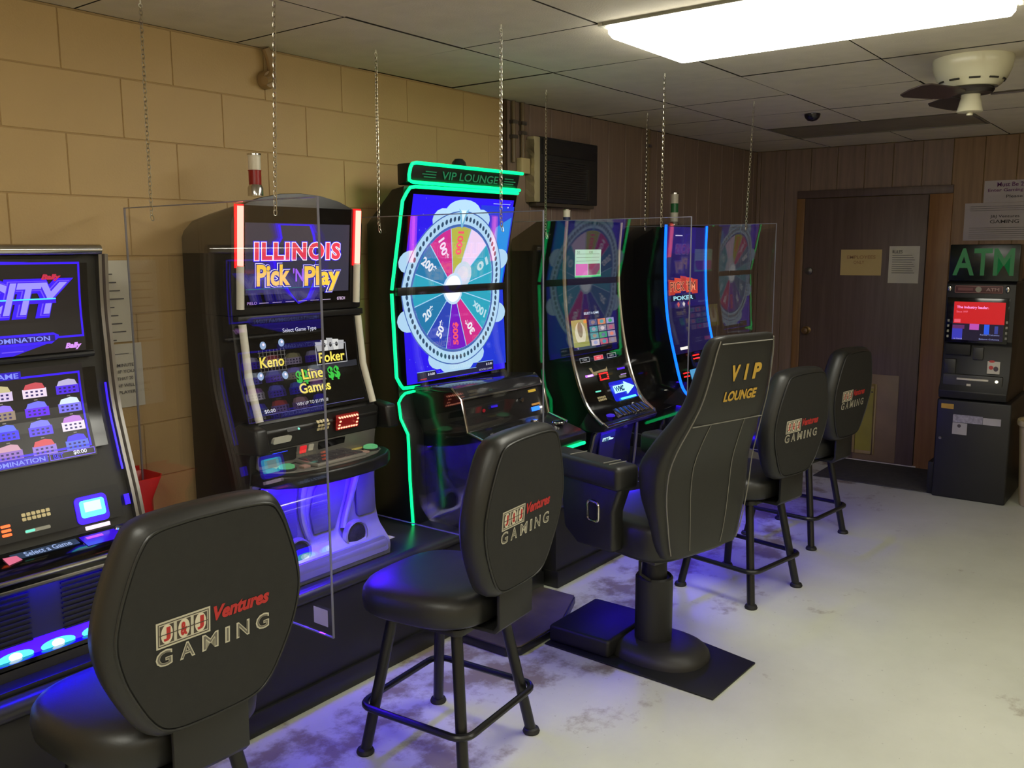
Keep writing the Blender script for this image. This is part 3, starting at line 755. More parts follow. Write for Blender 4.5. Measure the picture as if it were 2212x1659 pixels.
    q = MB(); pad(q, rrect(1.92, .930, 1.99, .944, .005), Q2, .004, .006); q.build('bill_glow', led('blue_bill', (30, 60, 255), 2.4), bb)
    q = MB(); pad(q, rrect(2.045, .920, 2.075, .948, .004), Q2, 0, .006); q.build('red_button', led('red_btn', (230, 30, 40), 1.0), lop)
    q = MB(); pad(q, rrect(2.085, .924, 2.108, .948, .004), Q2, 0, .006); q.build('white_button', WHITEP, lop)
    q = MB(); pad(q, rrect(2.13, .918, 2.26, .950, .004), Q2, 0, .004); q.build('ticket_door', GLOSSB, lop)
    for x0, x1 in ((1.812, 1.866), (2.425, 2.482)):
        MB().prism([(2.452, .962), (2.470, 1.050), (2.56, 1.062), (2.62, 1.03), (2.60, .95)], 'x', x0, x1).build('speaker_wing', BLACK, r, bevel=.012, seg=3)
    # deck
    pl = [(1.850, 2.60), (1.850, 2.49), (1.875, 2.44), (1.93, 2.395), (2.02, 2.368), (2.14, 2.360), (2.26, 2.368), (2.35, 2.395), (2.41, 2.44), (2.435, 2.49), (2.435, 2.60)]
    D = MB().prism(pl, 'z', .836, .884).build('button_deck', BLACK, r, bevel=.010, seg=3)
    ins = [(2.1425 + (a - 2.1425) * .90, 2.545 + (b - 2.545) * .80) for a, b in pl]
    MB().prism(ins, 'z', .884, .889).build('deck_plate', mat('deck_grey', (134, 132, 126), .35, .4), D, bevel=.002)
    for x in (1.945, 2.345):
        g = MB().lathe([(.001, 0), (.033, 0), (.034, .006), (.030, .008), (.001, .008)], (x, 2.478, .889), 28).build('button_ring', GREYP, D)
        MB().lathe([(.001, .008), (.028, .008), (.027, .015), (.018, .019), (.001, .020)], (x, 2.478, .889), 28).build('play_button', em('green_cap', (96, 180, 116), .75), g)
    bp = MB().box(2.03, 2.265, 2.415, 2.55, .889, .901).build('bet_panel', mat('bet_panel_silver', (160, 156, 148), .35, .4), D, bevel=.004)
    for a in range(5):
        for b in range(2): MB().box(2.042 + .044 * a, 2.080 + .044 * a, 2.425 + .060 * b, 2.476 + .060 * b, .901, .905).build('bet_button', em('bet_glass', (66, 60, 58), .45), bp, bevel=.0015)
    MB().box(2.05, 2.12, 2.551, 2.556, .900, .903).build('bet_light', L_ORANGE, bp)
    for x0, m in ((1.93, (222, 204, 110)), (2.285, (222, 204, 110))): MB().box(x0, x0 + .07, 2.52, 2.545, .889, .891).build('sticker', mat('yellow_sticker', m, .5), D)
    MB().box(1.99, 2.02, 2.44, 2.47, .889, .897).build('side_button', mat('pinkish_key', (170, 140, 130), .4), D, bevel=.002)
    MB().box(2.275, 2.305, 2.44, 2.47, .889, .897).build('side_button', mat('pinkish_key', (170, 140, 130), .4), D, bevel=.002)
    # belly
    B = smoothp([(2.548, .836), (2.556, .74), (2.553, .64), (2.535, .575), (2.50, .535), (2.475, .50), (2.478, PLAT + .002)], 4)
    sh = strip(MB(), B, xa + .004, xb - .006, .05, 0).build('belly_shell', SILVERP, r)
    for pts in (rrect(1.865, .60, 2.03, .825, .02), [(2.105, .60), (2.205, .60), (2.26, .70), (2.285, .815), (2.16, .820), (2.12, .76), (2.098, .68)], rrect(2.325, .615, 2.425, .80, .015)):
        q = MB(); pad(q, pts, B, -.002, .008); q.build('belly_inset', mat('belly_grey', (104, 104, 116), .3, .4), sh, bevel=.003, seg=2)
    for pts in ([(2.075, .830), (2.060, .76), (2.058, .68), (2.075, .59)], [(2.335, .830), (2.315, .76), (2.285, .68), (2.240, .59)]):
        path = [(p[0], interp(B, p[1]) - .010, p[1]) for p in smoothp(pts, 5)]
        MB().tube(path, [.018 - .006 * i / len(path) for i in range(len(path))], 10).build('belly_rib', SILVERP, sh)
    for x in (2.005, 2.285):
        sp = MB().lathe([(.001, -.006), (.046, -.006), (.050, -.012), (.056, -.010), (.058, .01), (.001, .01)], (x, 2.512, .560), 28, 'y').build('speaker_ring', SILVERP, sh)
        sp_mesh = MB().lathe([(.001, -.013), (.025, -.011), (.045, -.007), (.045, .0), (.001, .0)], (x, 2.512, .560), 28, 'y').build('speaker_mesh', mat('perforated_black', (34, 34, 36), .5, var=.6, scale=220), sp)
    q = MB(); pad(q, rrect(xa + .02, .468, xb - .02, .528, .012), B, -.002, .006); q.build('base_tray', SILVERP, sh, bevel=.003)
    MB().box(1.95, 2.33, 2.425, 2.450, .8320, .8358).build('under_deck_light', L_VIOLET, r)
    MB().box(1.90, 2.40, 2.515, 2.525, .826, .8345).build('under_deck_light', led('violet_wash', (70, 16, 255), 14.0), r)
    MB().box(1.862, 1.925, 2.50, 2.535, .855, .868).build('side_glow', L_VIOLETS, r)
    candle(r, 2.035, 2.70, 1.840, [mat('candle_red', (150, 24, 26), .3), mat('candle_white', (222, 214, 196), .35)], .150, .022)
machine_picknplay()

# ================================================================== machine: VIP LOUNGE wheel
def machine_wheel():
    xa, xb = 2.752, 3.525
    r = root('slot_machine', (3.12, 2.75, PLAT), 'tall slot machine outlined in green light showing a big prize wheel', 'slot machine', 'slot machines')
    CAB = mat('slot_black2', (20, 20, 20), .35)
    UP = [(2.652, 1.905), (2.738, 1.478)]; LO = [(2.738, 1.462), (2.719, 1.050)]; TOP = [(2.628, 2.005), (2.650, 1.925)]
    MB().prism([(2.668, 1.912), (2.748, 1.47), (2.727, 1.02), (2.705, .92), (2.664, .854), (2.658, .648), (2.645, PLAT + .001), (2.898, PLAT + .001), (2.898, 1.76), (2.74, 1.90)], 'x', xa + .006, xb - .006).build('cabinet', CAB, r, bevel=.004)
    tp = MB().prism([(2.632, 2.004), (2.654, 1.926), (2.705, 1.916), (2.705, 2.004)], 'x', xa + .004, xb - .004).build('topper', CAB, r, bevel=.006)
    A = Art(); tf = on(TOP); GT = scr((30, 130, 80), .75)
    A.text('VIP LOUNGE', 2.962, 1.948, 3.352, 1.982, GT, 2, .01)
    A.build('topper_lettering', tf, tp)
    for s_ in (0, 1):
        A = Art()
        for k, (a, b) in enumerate(((2.850, 2.925), (2.838, 2.925), (2.856, 2.925))):
            u0, u1 = (a, b) if s_ == 0 else (6.325 - b, 6.325 - a)
            A.rect(u0, 1.951 + .011 * k, u1, 1.955 + .011 * k, GT, 2)
        A.build('stripe_mark', tf, tp)
    # displays
    NAVY = scr((38, 12, 236), 1.1); NAVY2 = scr((30, 8, 150), .8); TEAL = scr((40, 170, 196), 1.0); TEAL2 = scr((30, 128, 180), .95)
    PINK = scr((214, 40, 140), 1.0); PURP = scr((120, 10, 200), 1.0); YELW = scr((190, 190, 70), 1.0); WHP = scr((236, 210, 240), 1.1); BLUE = scr((40, 70, 190), .95)
    RIM = scr((176, 214, 240), 1.1); RIMD = scr((70, 110, 190), .9); SLOT = scr((48, 84, 120), .8); CORE = scr((240, 252, 255), 1.5); LINE = scr((170, 220, 250), 1); CYG = scr((20, 150, 240), .95)
    def wheel(A):
        cu, cv, R1, RV = 3.135, 1.470, .345, .350
        segs = [YELW, WHP, TEAL, TEAL, TEAL, PINK, PURP, BLUE, TEAL2, TEAL, TEAL2, PINK]
        A.poly([(cu + .05, cv - .38), (cu + .37, cv - .38), (cu + .37, cv + .38), (cu + .12, cv + .38)], scr((30, 60, 236), .85), 1)
        A.poly([(cu + .22, cv + .05), (cu + .36, cv + .0), (cu + .36, cv + .33), (cu + .25, cv + .28)], CYG, 2)
        for k in range(8):
            a = math.radians(45 * k + 22)
            A.ell(cu + .335 * math.sin(a), cv + .335 * math.cos(a), .070, .050, RIM, 3, 14)
        A.ell(cu, cv + .345, .12, .055, RIM, 3, 20); A.ell(cu, cv - .345, .12, .05, RIM, 3, 20)
        A.ring(cu, cv, R1, RV, .80, RIM, 4, 60); A.ring(cu, cv, R1 * 1.0, RV * 1.0, .985, RIMD, 5, 60); A.ring(cu, cv, R1 * .835, RV * .835, .96, RIMD, 5, 60)
        for k in range(72):
            a = 2 * math.pi * k / 72
            A.ell(cu + R1 * .905 * math.sin(a), cv + RV * .905 * math.cos(a), .0085, .012, SLOT, 6, 8)
        for k, m in enumerate(segs):
            a0, a1 = math.radians(30 * k - 15), math.radians(30 * k + 15)
            for j in range(3):
                p, q = a0 + (a1 - a0) * j / 3, a0 + (a1 - a0) * (j + 1) / 3
                A.poly([(cu, cv), (cu + R1 * .80 * math.sin(p), cv + RV * .80 * math.cos(p)), (cu + R1 * .80 * math.sin(q), cv + RV * .80 * math.cos(q))], m, 4)
            t = .0022
            dx, dy = math.sin(a0), math.cos(a0)
            A.poly([(cu - dy * t, cv + dx * t), (cu + dy * t, cv - dx * t), (cu + R1 * .8 * dx + dy * t, cv + RV * .8 * dy - dx * t), (cu + R1 * .8 * dx - dy * t, cv + RV * .8 * dy + dx * t)], LINE, 7)
        A.poly([(cu - .035, cv + .36), (cu, cv + .335), (cu + .035, cv + .36), (cu + .004, cv + .275), (cu - .004, cv + .275)], scr((120, 190, 225), 1), 9)
        A.poly([(cu - .018, cv + .352), (cu + .018, cv + .352), (cu, cv + .292)], scr((220, 244, 250), 1.1), 10)
        for k in range(5): A.ell(cu + .05, cv + .06, .13 - .022 * k, .13 - .022 * k, scr((150 + 20 * k, 225, 240), 1.0), 8, 24) if k > 2 else None
        A.ell(cu - .008, cv, .068, .072, scr((190, 215, 235), 1.2), 11, 28); A.ell(cu - .008, cv, .056, .060, CORE, 12, 28)
        A.lo_t = A.lo
        labs = {0: ('1000', (255, 90, 110)), 2: ('10', (190, 225, 235)), 4: ('100x', (190, 230, 240)), 5: ('30*', (250, 240, 250)), 6: ('500$', (255, 90, 110)), 7: ('50*', (235, 240, 250)), 8: ('20*', (225, 240, 250)), 10: ('200*', (235, 240, 250)), 11: ('100*', (250, 225, 250))}
        for k, (t, c) in labs.items():
            a = math.radians(30 * k); cr = .205 if k not in (10, 2) else .215
            u, v = cu + cr * math.sin(a), cv + cr * 1.01 * math.cos(a)
            if A.lo is not None and v < A.lo + .02: continue
            if A.hi is not None and v > A.hi - .02: continue
            A.text(t, u, v, .105 if len(t) > 3 else .08, .042, scr(c, 1.0), 9, .04, 0, rot=math.pi / 2 - a + math.pi)
    random.seed(11)
    for nm, prof, lo, hi in (('upper_display', UP, 1.487, 1.880), ('lower_display', LO, 1.062, 1.452)):
        d = strip(MB(), sub(prof, 6), xa + .02, xb - .012, -.004, .004).build(nm, GLOSSB, r)
        A = Art(); A.lo, A.hi = lo, hi
        A.rect(xa + .045, lo, xb - .030, hi, NAVY, 0)
        for k in range(46): A.ell(random.uniform(xa + .06, xb - .05), random.uniform(lo + .01, hi - .01), .0022, .0022, scr((140, 170, 255), 1), 1, 5)
        wheel(A)
        if nm == 'lower_display':
            A.poly([(2.86, 1.068), (2.86, 1.108), (2.98, 1.108), (2.99, 1.090), (3.26, 1.090), (3.28, 1.112), (3.40, 1.112), (3.40, 1.068)], scr((34, 34, 70), .8), 13)
            A.rect(2.86, 1.108, 2.98, 1.110, LINE, 14); A.rect(3.28, 1.112, 3.40, 1.114, LINE, 14); A.rect(2.99, 1.090, 3.27, 1.092, LINE, 14)
            A.text('$ 0.00', 2.93, 1.088, 2.975, 1.100, scr((240, 240, 255), 1), 14, .02); A.text('$ 2.00', 3.345, 1.092, 3.39, 1.104, scr((240, 240, 255), 1), 14, .02)
            A.text('GOOD LUCK', 3.29, 1.072, 3.39, 1.080, scr((210, 210, 240), 1), 14); A.rect(2.88, 1.074, 2.92, 1.079, scr((190, 40, 60), 1), 14)
        else:
            A.rect(3.34, 1.858, 3.47, 1.861, scr((170, 190, 255), 1), 5); A.ell(3.455, 1.845, .004, .004, WHP, 5, 6)
        A.build('screen_picture', on([(p[0] - .004, p[1]) for p in prof]), d, step=.0003)
    MB().box(xa + .01, xb - .01, 2.722, 2.745, 1.452, 1.487).build('middle_bezel', BLACK, r, bevel=.003)
    # green edge light
    def yp(z): return interp([(2.626, 2.004), (2.645, 1.925), (2.650, 1.905), (2.738, 1.47), (2.719, 1.061), (2.715, 1.011), (2.701, .92), (2.659, .854), (2.654, .648), (2.641, PLAT)], z) - .004
    def path(pts): return [(x - .004 * (x < xa + .003 and z < 1.87), yp(z) + .012 * (x < xa + .003 and z < 1.87), z) for x, z in pts]
    ra = .0075
    MB().tube(path([(xb, 1.929), (xa + .03, 1.927), (xa + .008, 1.934), (xa + .002, 1.955), (xa + .004, 1.985), (xa + .012, 2.000), (xa + .035, 2.005), (xb, 2.006)]), ra, 8).build('edge_light', L_GREEN, r)
    left = [(xb - .01, 1.914), (xa + .05, 1.910), (xa + .02, 1.905), (xa + .004, 1.885)] + [(xa, 1.85 - .02 * i) for i in range(18)] + [(xa, 1.478)]
    MB().tube(path(left), ra, 8).build('edge_light', L_GREEN, r)
    MB().tube(path([(xa, 1.462), (xa, 1.30), (xa, 1.10), (xa + .004, 1.07), (xa + .02, 1.052), (xa + .13, 1.046)]), ra, 8).build('edge_light', L_GREEN, r)
    MB().tube(path([(xa + .11, 1.032), (xa + .03, 1.028), (xa + .006, 1.015), (xa, .99), (xa, .92), (xa, .885), (xa, .856), (xa, .80), (xa, .65), (xa, PLAT + .003)]), ra * .85, 8).build('edge_light', L_GREEN, r)
    for zz in ((1.90, 1.69, 1.478), (1.462, 1.26, 1.05), (1.015, .92, .856, .65, PLAT + .003)):      # right flank: lit towards the next machine
        MB().tube([(xb - .002, yp(z) + .034, z) for z in zz], ra * .8, 8).build('edge_light', L_GREEN, r)
    MB().lathe([(.001, .046), (.018, .043), (.031, .029), (.036, .006), (.038, 0), (.001, 0)], (3.11, 2.668, 2.0035), 28).build('dome_light', mat('smoked_dome2', (34, 36, 36), .12), r)
    # console
    ca, cb = 2.835, 3.43
    hood = MB().prism([(2.728, 1.052), (2.50, 1.066), (2.470, 1.062), (2.436, 1.020), (2.45, 1.012), (2.49, 1.045), (2.728, 1.034)], 'x', ca, cb).build('console_hood', mat('smoked_acrylic_hood', (40, 40, 44), .08), r, bevel=.003)
    body = MB().prism([(2.74, 1.034), (2.50, 1.045), (2.446, 1.014), (2.405, .880), (2.22, .828), (2.185, .812), (2.185, .770), (2.26, .735), (2.34, .69), (2.40, .52), (2.47, PLAT + .001), (2.74, PLAT + .001)], 'x', ca + .006, cb - .006).build('console', mat('console_gloss', (24, 24, 26), .2), r, bevel=.004)
    FP = [(2.446, 1.014), (2.405, .880)]
    for x in (ca, cb):
        MB().tube([(x, 2.49, 1.062), (x, 2.436, 1.018), (x, 2.402, .880), (x, 2.30, .850)], .0075, 10).build('chrome_edge', CHROME, body)
    A = Art()
    MB().tube([(ca, 2.436, 1.018), (cb, 2.436, 1.018)], .005, 8).build('chrome_edge', SATIN, body)
    for (x0, x1, z0, z1, m, nm) in ((3.315, 3.372, .988, .999, mat('yellow_label', (226, 190, 70), .5), 'label_sticker'), (3.318, 3.380, .928, .936, mat('orange_label', (220, 160, 80), .5), 'label_sticker'), (3.31, 3.37, .903, .921, led('blue_disp', (40, 110, 255), 2.5), 'blue_readout'), (3.375, 3.40, .908, .917, L_WHITE, 'white_readout')):
        q = MB(); pad(q, [(x0, z0), (x1, z0), (x1, z1), (x0, z1)], FP, 0, .003); q.build(nm, m, body)
    MB().lathe([(.001, -.004), (.008, -.004), (.008, 0), (.001, 0)], (2.97, 2.425, .955), 12, 'y').build('red_lamp', led('dim_red', (150, 20, 30), .8), body)
    MB().lathe([(.001, -.010), (.010, -.010), (.012, 0), (.001, 0)], (3.245, 2.428, .965), 14, 'y').build('lock', CHROME, body)
    MB().box(3.02, 3.06, 2.418, 2.424, .960, .968).build('blue_lamp', led('dim_blue', (60, 30, 230), .8), body)
    for x, y, s_ in ((2.93, 2.33, .024), (3.26, 2.36, .018), (3.36, 2.30, .032)):
        z = interp([(.828, 2.22), (.880, 2.405)], y)
        MB().lathe([(.001, 0), (s_, 0), (s_, .006), (s_ * .85, .011), (.001, .012)], (x, y, z), 24).build('deck_button', CHROME, body)
    MB().box(3.0, 3.22, 2.27, 2.33, .852, .856).build('touch_strip', GLOSSB, body)
    MB().tube([(ca + .04, 2.181, .768), (cb - .03, 2.181, .768)], .008, 8).build('deck_light', L_GREEN, body)
    MB().tube([(ca + .10, 2.33, .70), (ca + .10, 2.36, .62), (ca + .085, 2.41, .52)], .012, 8).build('grab_rail', CHROME, body)
    MB().box(2.98, 3.30, 2.37, 2.40, .55, .60).build('ticket_recess', BLACKM, body)
machine_wheel()

# ================================================================== machine: curved WMS cabinet
def curved_cabinet(xa, xb, P, r, rail_mat, body_mat, rail_r=.010, deck=True):
    S = smoothp(P, 5)
    yb = 2.885
    MB().prism([(p[0] + .014, p[1]) for p in S] + [(S[-1][0] + .06, S[-1][1] - .05), (2.47, .70), (2.47, PLAT + .001), (yb, PLAT + .001), (yb, 1.70), (2.72, S[0][1])], 'x', xa + .012, xb - .012).build('cabinet', body_mat, r)
    d = strip(MB(), S, xa + .012, xb - .012, .012, .002).build('curved_display', GLOSSB, r)
    rails = []
    for x in (xa + .004, xb - .004):
        rails.append(MB().tube([(x, p[0] - .004, p[1]) for p in S], rail_r, 10).build('edge_rail', rail_mat, r))
    return S, d, rails

def machine_wms():
    xa, xb = 3.770, 4.310
    r = root('slot_machine', (4.04, 2.68, PLAT), 'curved portrait screen slot machine with chrome rails and a lit blue arrow panel', 'slot machine', 'slot machines')
    P = [(2.536, 1.79), (2.55, 1.6), (2.545, 1.4), (2.515, 1.18), (2.47, 1.0), (2.405, .855), (2.315, .775)]
    S, d, rails = curved_cabinet(xa, xb, P, r, CHROME, mat('slot_black3', (18, 18, 19), .3))
    f = on([(p[0] - .002, p[1]) for p in S])
    A = Art(); A.rect(xa + .03, 1.135, xb - .03, 1.775, scr((22, 18, 52), .55), 0)
    A.rect(3.868, 1.505, 4.118, 1.645, scr((176, 216, 186), .95), 2); A.rect(3.875, 1.513, 3.990, 1.572, scr((214, 92, 176), .95), 3); A.rect(3.995, 1.513, 4.11, 1.572, scr((130, 60, 84), .9), 3)
    A.poly([(4.07, 1.513), (4.11, 1.513), (4.11, 1.545)], scr((90, 150, 80), .9), 4); A.rect(3.868, 1.503, 4.118, 1.511, scr((70, 200, 110), 1), 4)
    for k in range(3): A.rect(3.88, 1.585 + .018 * k, 4.10, 1.587 + .018 * k, scr((120, 150, 120), .8), 4)
    A.text('50', 3.885, 1.625, 3.91, 1.638, scr((70, 110, 70), .8), 4); A.text('100', 4.0, 1.625, 4.035, 1.638, scr((70, 110, 70), .8), 4)
    A.text('SELECT A GAME', 3.932, 1.309, 4.078, 1.321, scr((210, 225, 240), 1), 3, .02)
    A.rect(3.806, 1.148, 3.952, 1.286, scr((176, 166, 90), .9), 1); A.ell(3.88, 1.215, .05, .058, scr((214, 204, 170), 1), 2); A.ell(3.88, 1.235, .024, .04, scr((150, 130, 90), .9), 3)
    A.rect(3.806, 1.148, 3.952, 1.172, scr((150, 150, 40), .9), 3); A.rect(3.92, 1.265, 3.95, 1.282, scr((230, 150, 50), 1), 3)
    cg = [(90, 96, 130), (220, 130, 80), (150, 150, 190), (70, 150, 150), (140, 130, 140), (150, 120, 110), (80, 150, 150), (60, 160, 80), (160, 150, 160), (210, 190, 190), (190, 90, 100), (150, 130, 110)]
    for c in range(3):
        for q in range(4):
            u0 = 3.972 + .087 * c; v0 = 1.250 - .0352 * q; k = q * 3 + c
            A.rect(u0, v0, u0 + .078, v0 + .030, scr(cg[k], .9), 2); A.ell(u0 + .039, v0 + .015, .020, .010, scr(cg[(k + 5) % 12], 1), 3, 12)
    A.text('V', 3.83, 1.137, 3.845, 1.147, scr((200, 150, 230), 1), 3)
    A.build('screen_picture', f, d)
    B = Art(); LG = scr((190, 190, 190), .9)
    for u, m in ((3.88, None), (4.015, scr((230, 60, 70), 1)), (4.147, None)):
        if m: B.rect(u - .045, 1.068, u + .045, 1.092, m, 1); B.text('HELP', u - .02, 1.075, u + .02, 1.085, scr((250, 190, 190), 1), 2)
        B.frame(u - .045, 1.068, u + .045, 1.092, .0025, LG, 1); B.text('CASH' if u < 4 else 'INFO', u - .02, 1.075, u + .02, 1.085, LG, 1) if not m else None
    B.poly([(3.90, 1.035), (3.925, 1.035), (3.935, 1.012), (4.06, 1.018), (4.07, 1.028), (4.075, 1.012), (4.065, .998), (3.93, .994)], mat('cream_strip', (206, 190, 150), .5), 1)
    B.rect(3.85, .992, 3.93, 1.004, scr((214, 130, 255), 1.2), 1); B.rect(3.87, .9945, 3.92, 1.0015, WHITE_ := scr((250, 225, 255), 1.3), 2)
    B.rect(4.17, .998, 4.25, 1.008, scr((90, 40, 240), 1.1), 1); B.rect(4.19, .970, 4.25, .974, scr((210, 160, 255), 1.1), 1)
    B.build('console_print', f, d)
    q = MB(); pad(q, rrect(3.965, .962, 4.065, 1.004, .005), [(p[0] - .002, p[1]) for p in S], 0, .005); bz = q.build('bill_acceptor', BLACK, r)
    q = MB()
    for a in range(5):
        for z in (.968, .998): pad(q, rrect(3.972 + .018 * a, z - .003, 3.985 + .018 * a, z + .003, .002, 2), [(p[0] - .007, p[1]) for p in S], 0, .003)
    for z in (.978, .988):
        for x in (3.974, 4.050): pad(q, rrect(x, z - .003, x + .008, z + .003, .002, 2), [(p[0] - .007, p[1]) for p in S], 0, .003)
    q.build('bill_lights', L_RED, bz)
    q = MB(); pad(q, rrect(4.045, .848, 4.285, .945, .008), [(p[0] - .002, p[1]) for p in S], 0, .003); wp = q.build('arrow_panel', led('deep_blue_panel', (6, 26, 220), 1.0), r)
    C = Art(); CW = scr((170, 240, 245), 1.6)
    C.poly([(4.06, .888), (4.175, .888), (4.175, .872), (4.275, .905), (4.175, .940), (4.175, .926), (4.06, .926)], CW, 1)
    C.text('WMS', 4.068, .893, 4.165, .922, scr((14, 60, 110), .9), 2, .05); C.rect(4.09, .853, 4.25, .862, L_CYAN, 1); C.ell(4.19, .905, .05, .02, scr((60, 180, 255), 1.6), 0)
    C.build('arrow_logo', on([(p[0] - .012, p[1]) for p in S]), wp)
    q = MB(); pad(q, rrect(4.17, .955, 4.24, .968, .003), [(p[0] - .002, p[1]) for p in S], 0, .003); q.build('label_sticker', mat('grey_label', (150, 148, 146), .5), r)
    q = MB(); pad(q, rrect(3.90, .912, 3.95, .918, .002, 2), [(p[0] - .002, p[1]) for p in S], 0, .003); q.build('green_readout', L_MINT, r)
    q = MB()
    for a in range(5):
        for b in range(2): pad(q, rrect(3.895 + .016 * a, .868 + .012 * b, 3.907 + .016 * a, .877 + .012 * b, .002, 2), [(p[0] - .002, p[1]) for p in S], 0, .003)
    q.build('keypad', mat('ivory_keys', (224, 208, 160), .4), r)
    # deck lip with chrome keys
    D = MB().prism([(2.40, .83), (2.33, .785), (2.300, .775), (2.292, .760), (2.305, .738), (2.36, .730), (2.46, .735)], 'x', xa, xb).build('button_deck', mat('deck_gloss', (40, 40, 44), .15), r, bevel=.004)
    for a in range(7):
        MB().box(3.96 + .046 * a, 3.998 + .046 * a, -.022, .022, 0, .008).xf(lambda v: Vector((v.x, 2.345 + v.y, .800 + v.y * .70 + v.z))).build('play_key', CHROME, D, bevel=.002)
    MB().lathe([(.001, 0), (.026, 0), (.028, .005), (.022, .010), (.001, .011)], (3.895, 2.345, .798), 24).build('spin_button', led('violet_button', (70, 40, 220), .8), D)
    MB().tube([(xa + .002, 2.312, .783), (xa + .02, 2.294, .766), (xb - .02, 2.294, .766), (xb - .002, 2.312, .783)], .008, 10).build('deck_chrome', CHROME, D)
    # belly
    bl = MB().prism([(2.40, .732), (2.428, .60), (2.435, PLAT + .001), (2.48, PLAT + .001), (2.48, .735)], 'x', xa + .05, xb - .05).build('belly_panel', mat('belly_black', (20, 20, 24), .3), r, bevel=.006)
    for x, k in ((xa + .035, 1), (xb - .035, -1)):
        MB().tube([(x + .05 * k, 2.385, .735), (x + .015 * k, 2.392, .70), (x, 2.405, .62), (x - .012 * k, 2.42, .53), (x - .012 * k, 2.43, PLAT + .01)], .010, 10).build('chrome_arc', SATIN, bl)
    BP = [(2.40, .732), (2.428, .60), (2.435, .46)]
    q = MB(); pad(q, rrect(3.905, .475, 4.055, .70, .008), BP, 0, .006); tw = q.build('ticket_window', mat('window_frame_grey', (64, 62, 60), .35, .3), bl)
    q = MB(); pad(q, rrect(3.915, .61, 4.045, .69, .004), [(a - .006, b) for a, b in BP], 0, .003); wp2 = q.build('lit_logo_plate', led('navy_plate', (20, 34, 120), .9), tw)
    C = Art(); C.poly([(3.925, .640), (4.0, .640), (4.0, .628), (4.040, .655), (4.0, .662), (4.0, .668), (3.925, .668)], scr((200, 240, 235), 1.2), 1); C.text('WMS', 3.93, .643, 3.992, .665, scr((20, 70, 90), .9), 2, .05)
    C.build('arrow_logo', on([(a - .009, b) for a, b in BP]), wp2)
    q = MB(); pad(q, rrect(3.92, .485, 4.04, .60, .004), [(a - .006, b) for a, b in BP], 0, .002); q.build('window_glass', mat('brown_window', (70, 64, 56), .2), tw)
    MB().box(4.13, 4.16, 2.392, 2.402, .692, .702).build('lock_plate', SATIN, bl)
    MB().box(xa + .08, xb - .08, 2.365, 2.385, .7245, .7300).build('under_deck_light', led('violet_led2', (50, 6, 255), 220.0), r)
    candle(r, 3.99, 2.68, 1.752, [mat('candle_blue', (36, 44, 90), .3), mat('candle_white', (222, 214, 196), .35)], .105)
machine_wms()

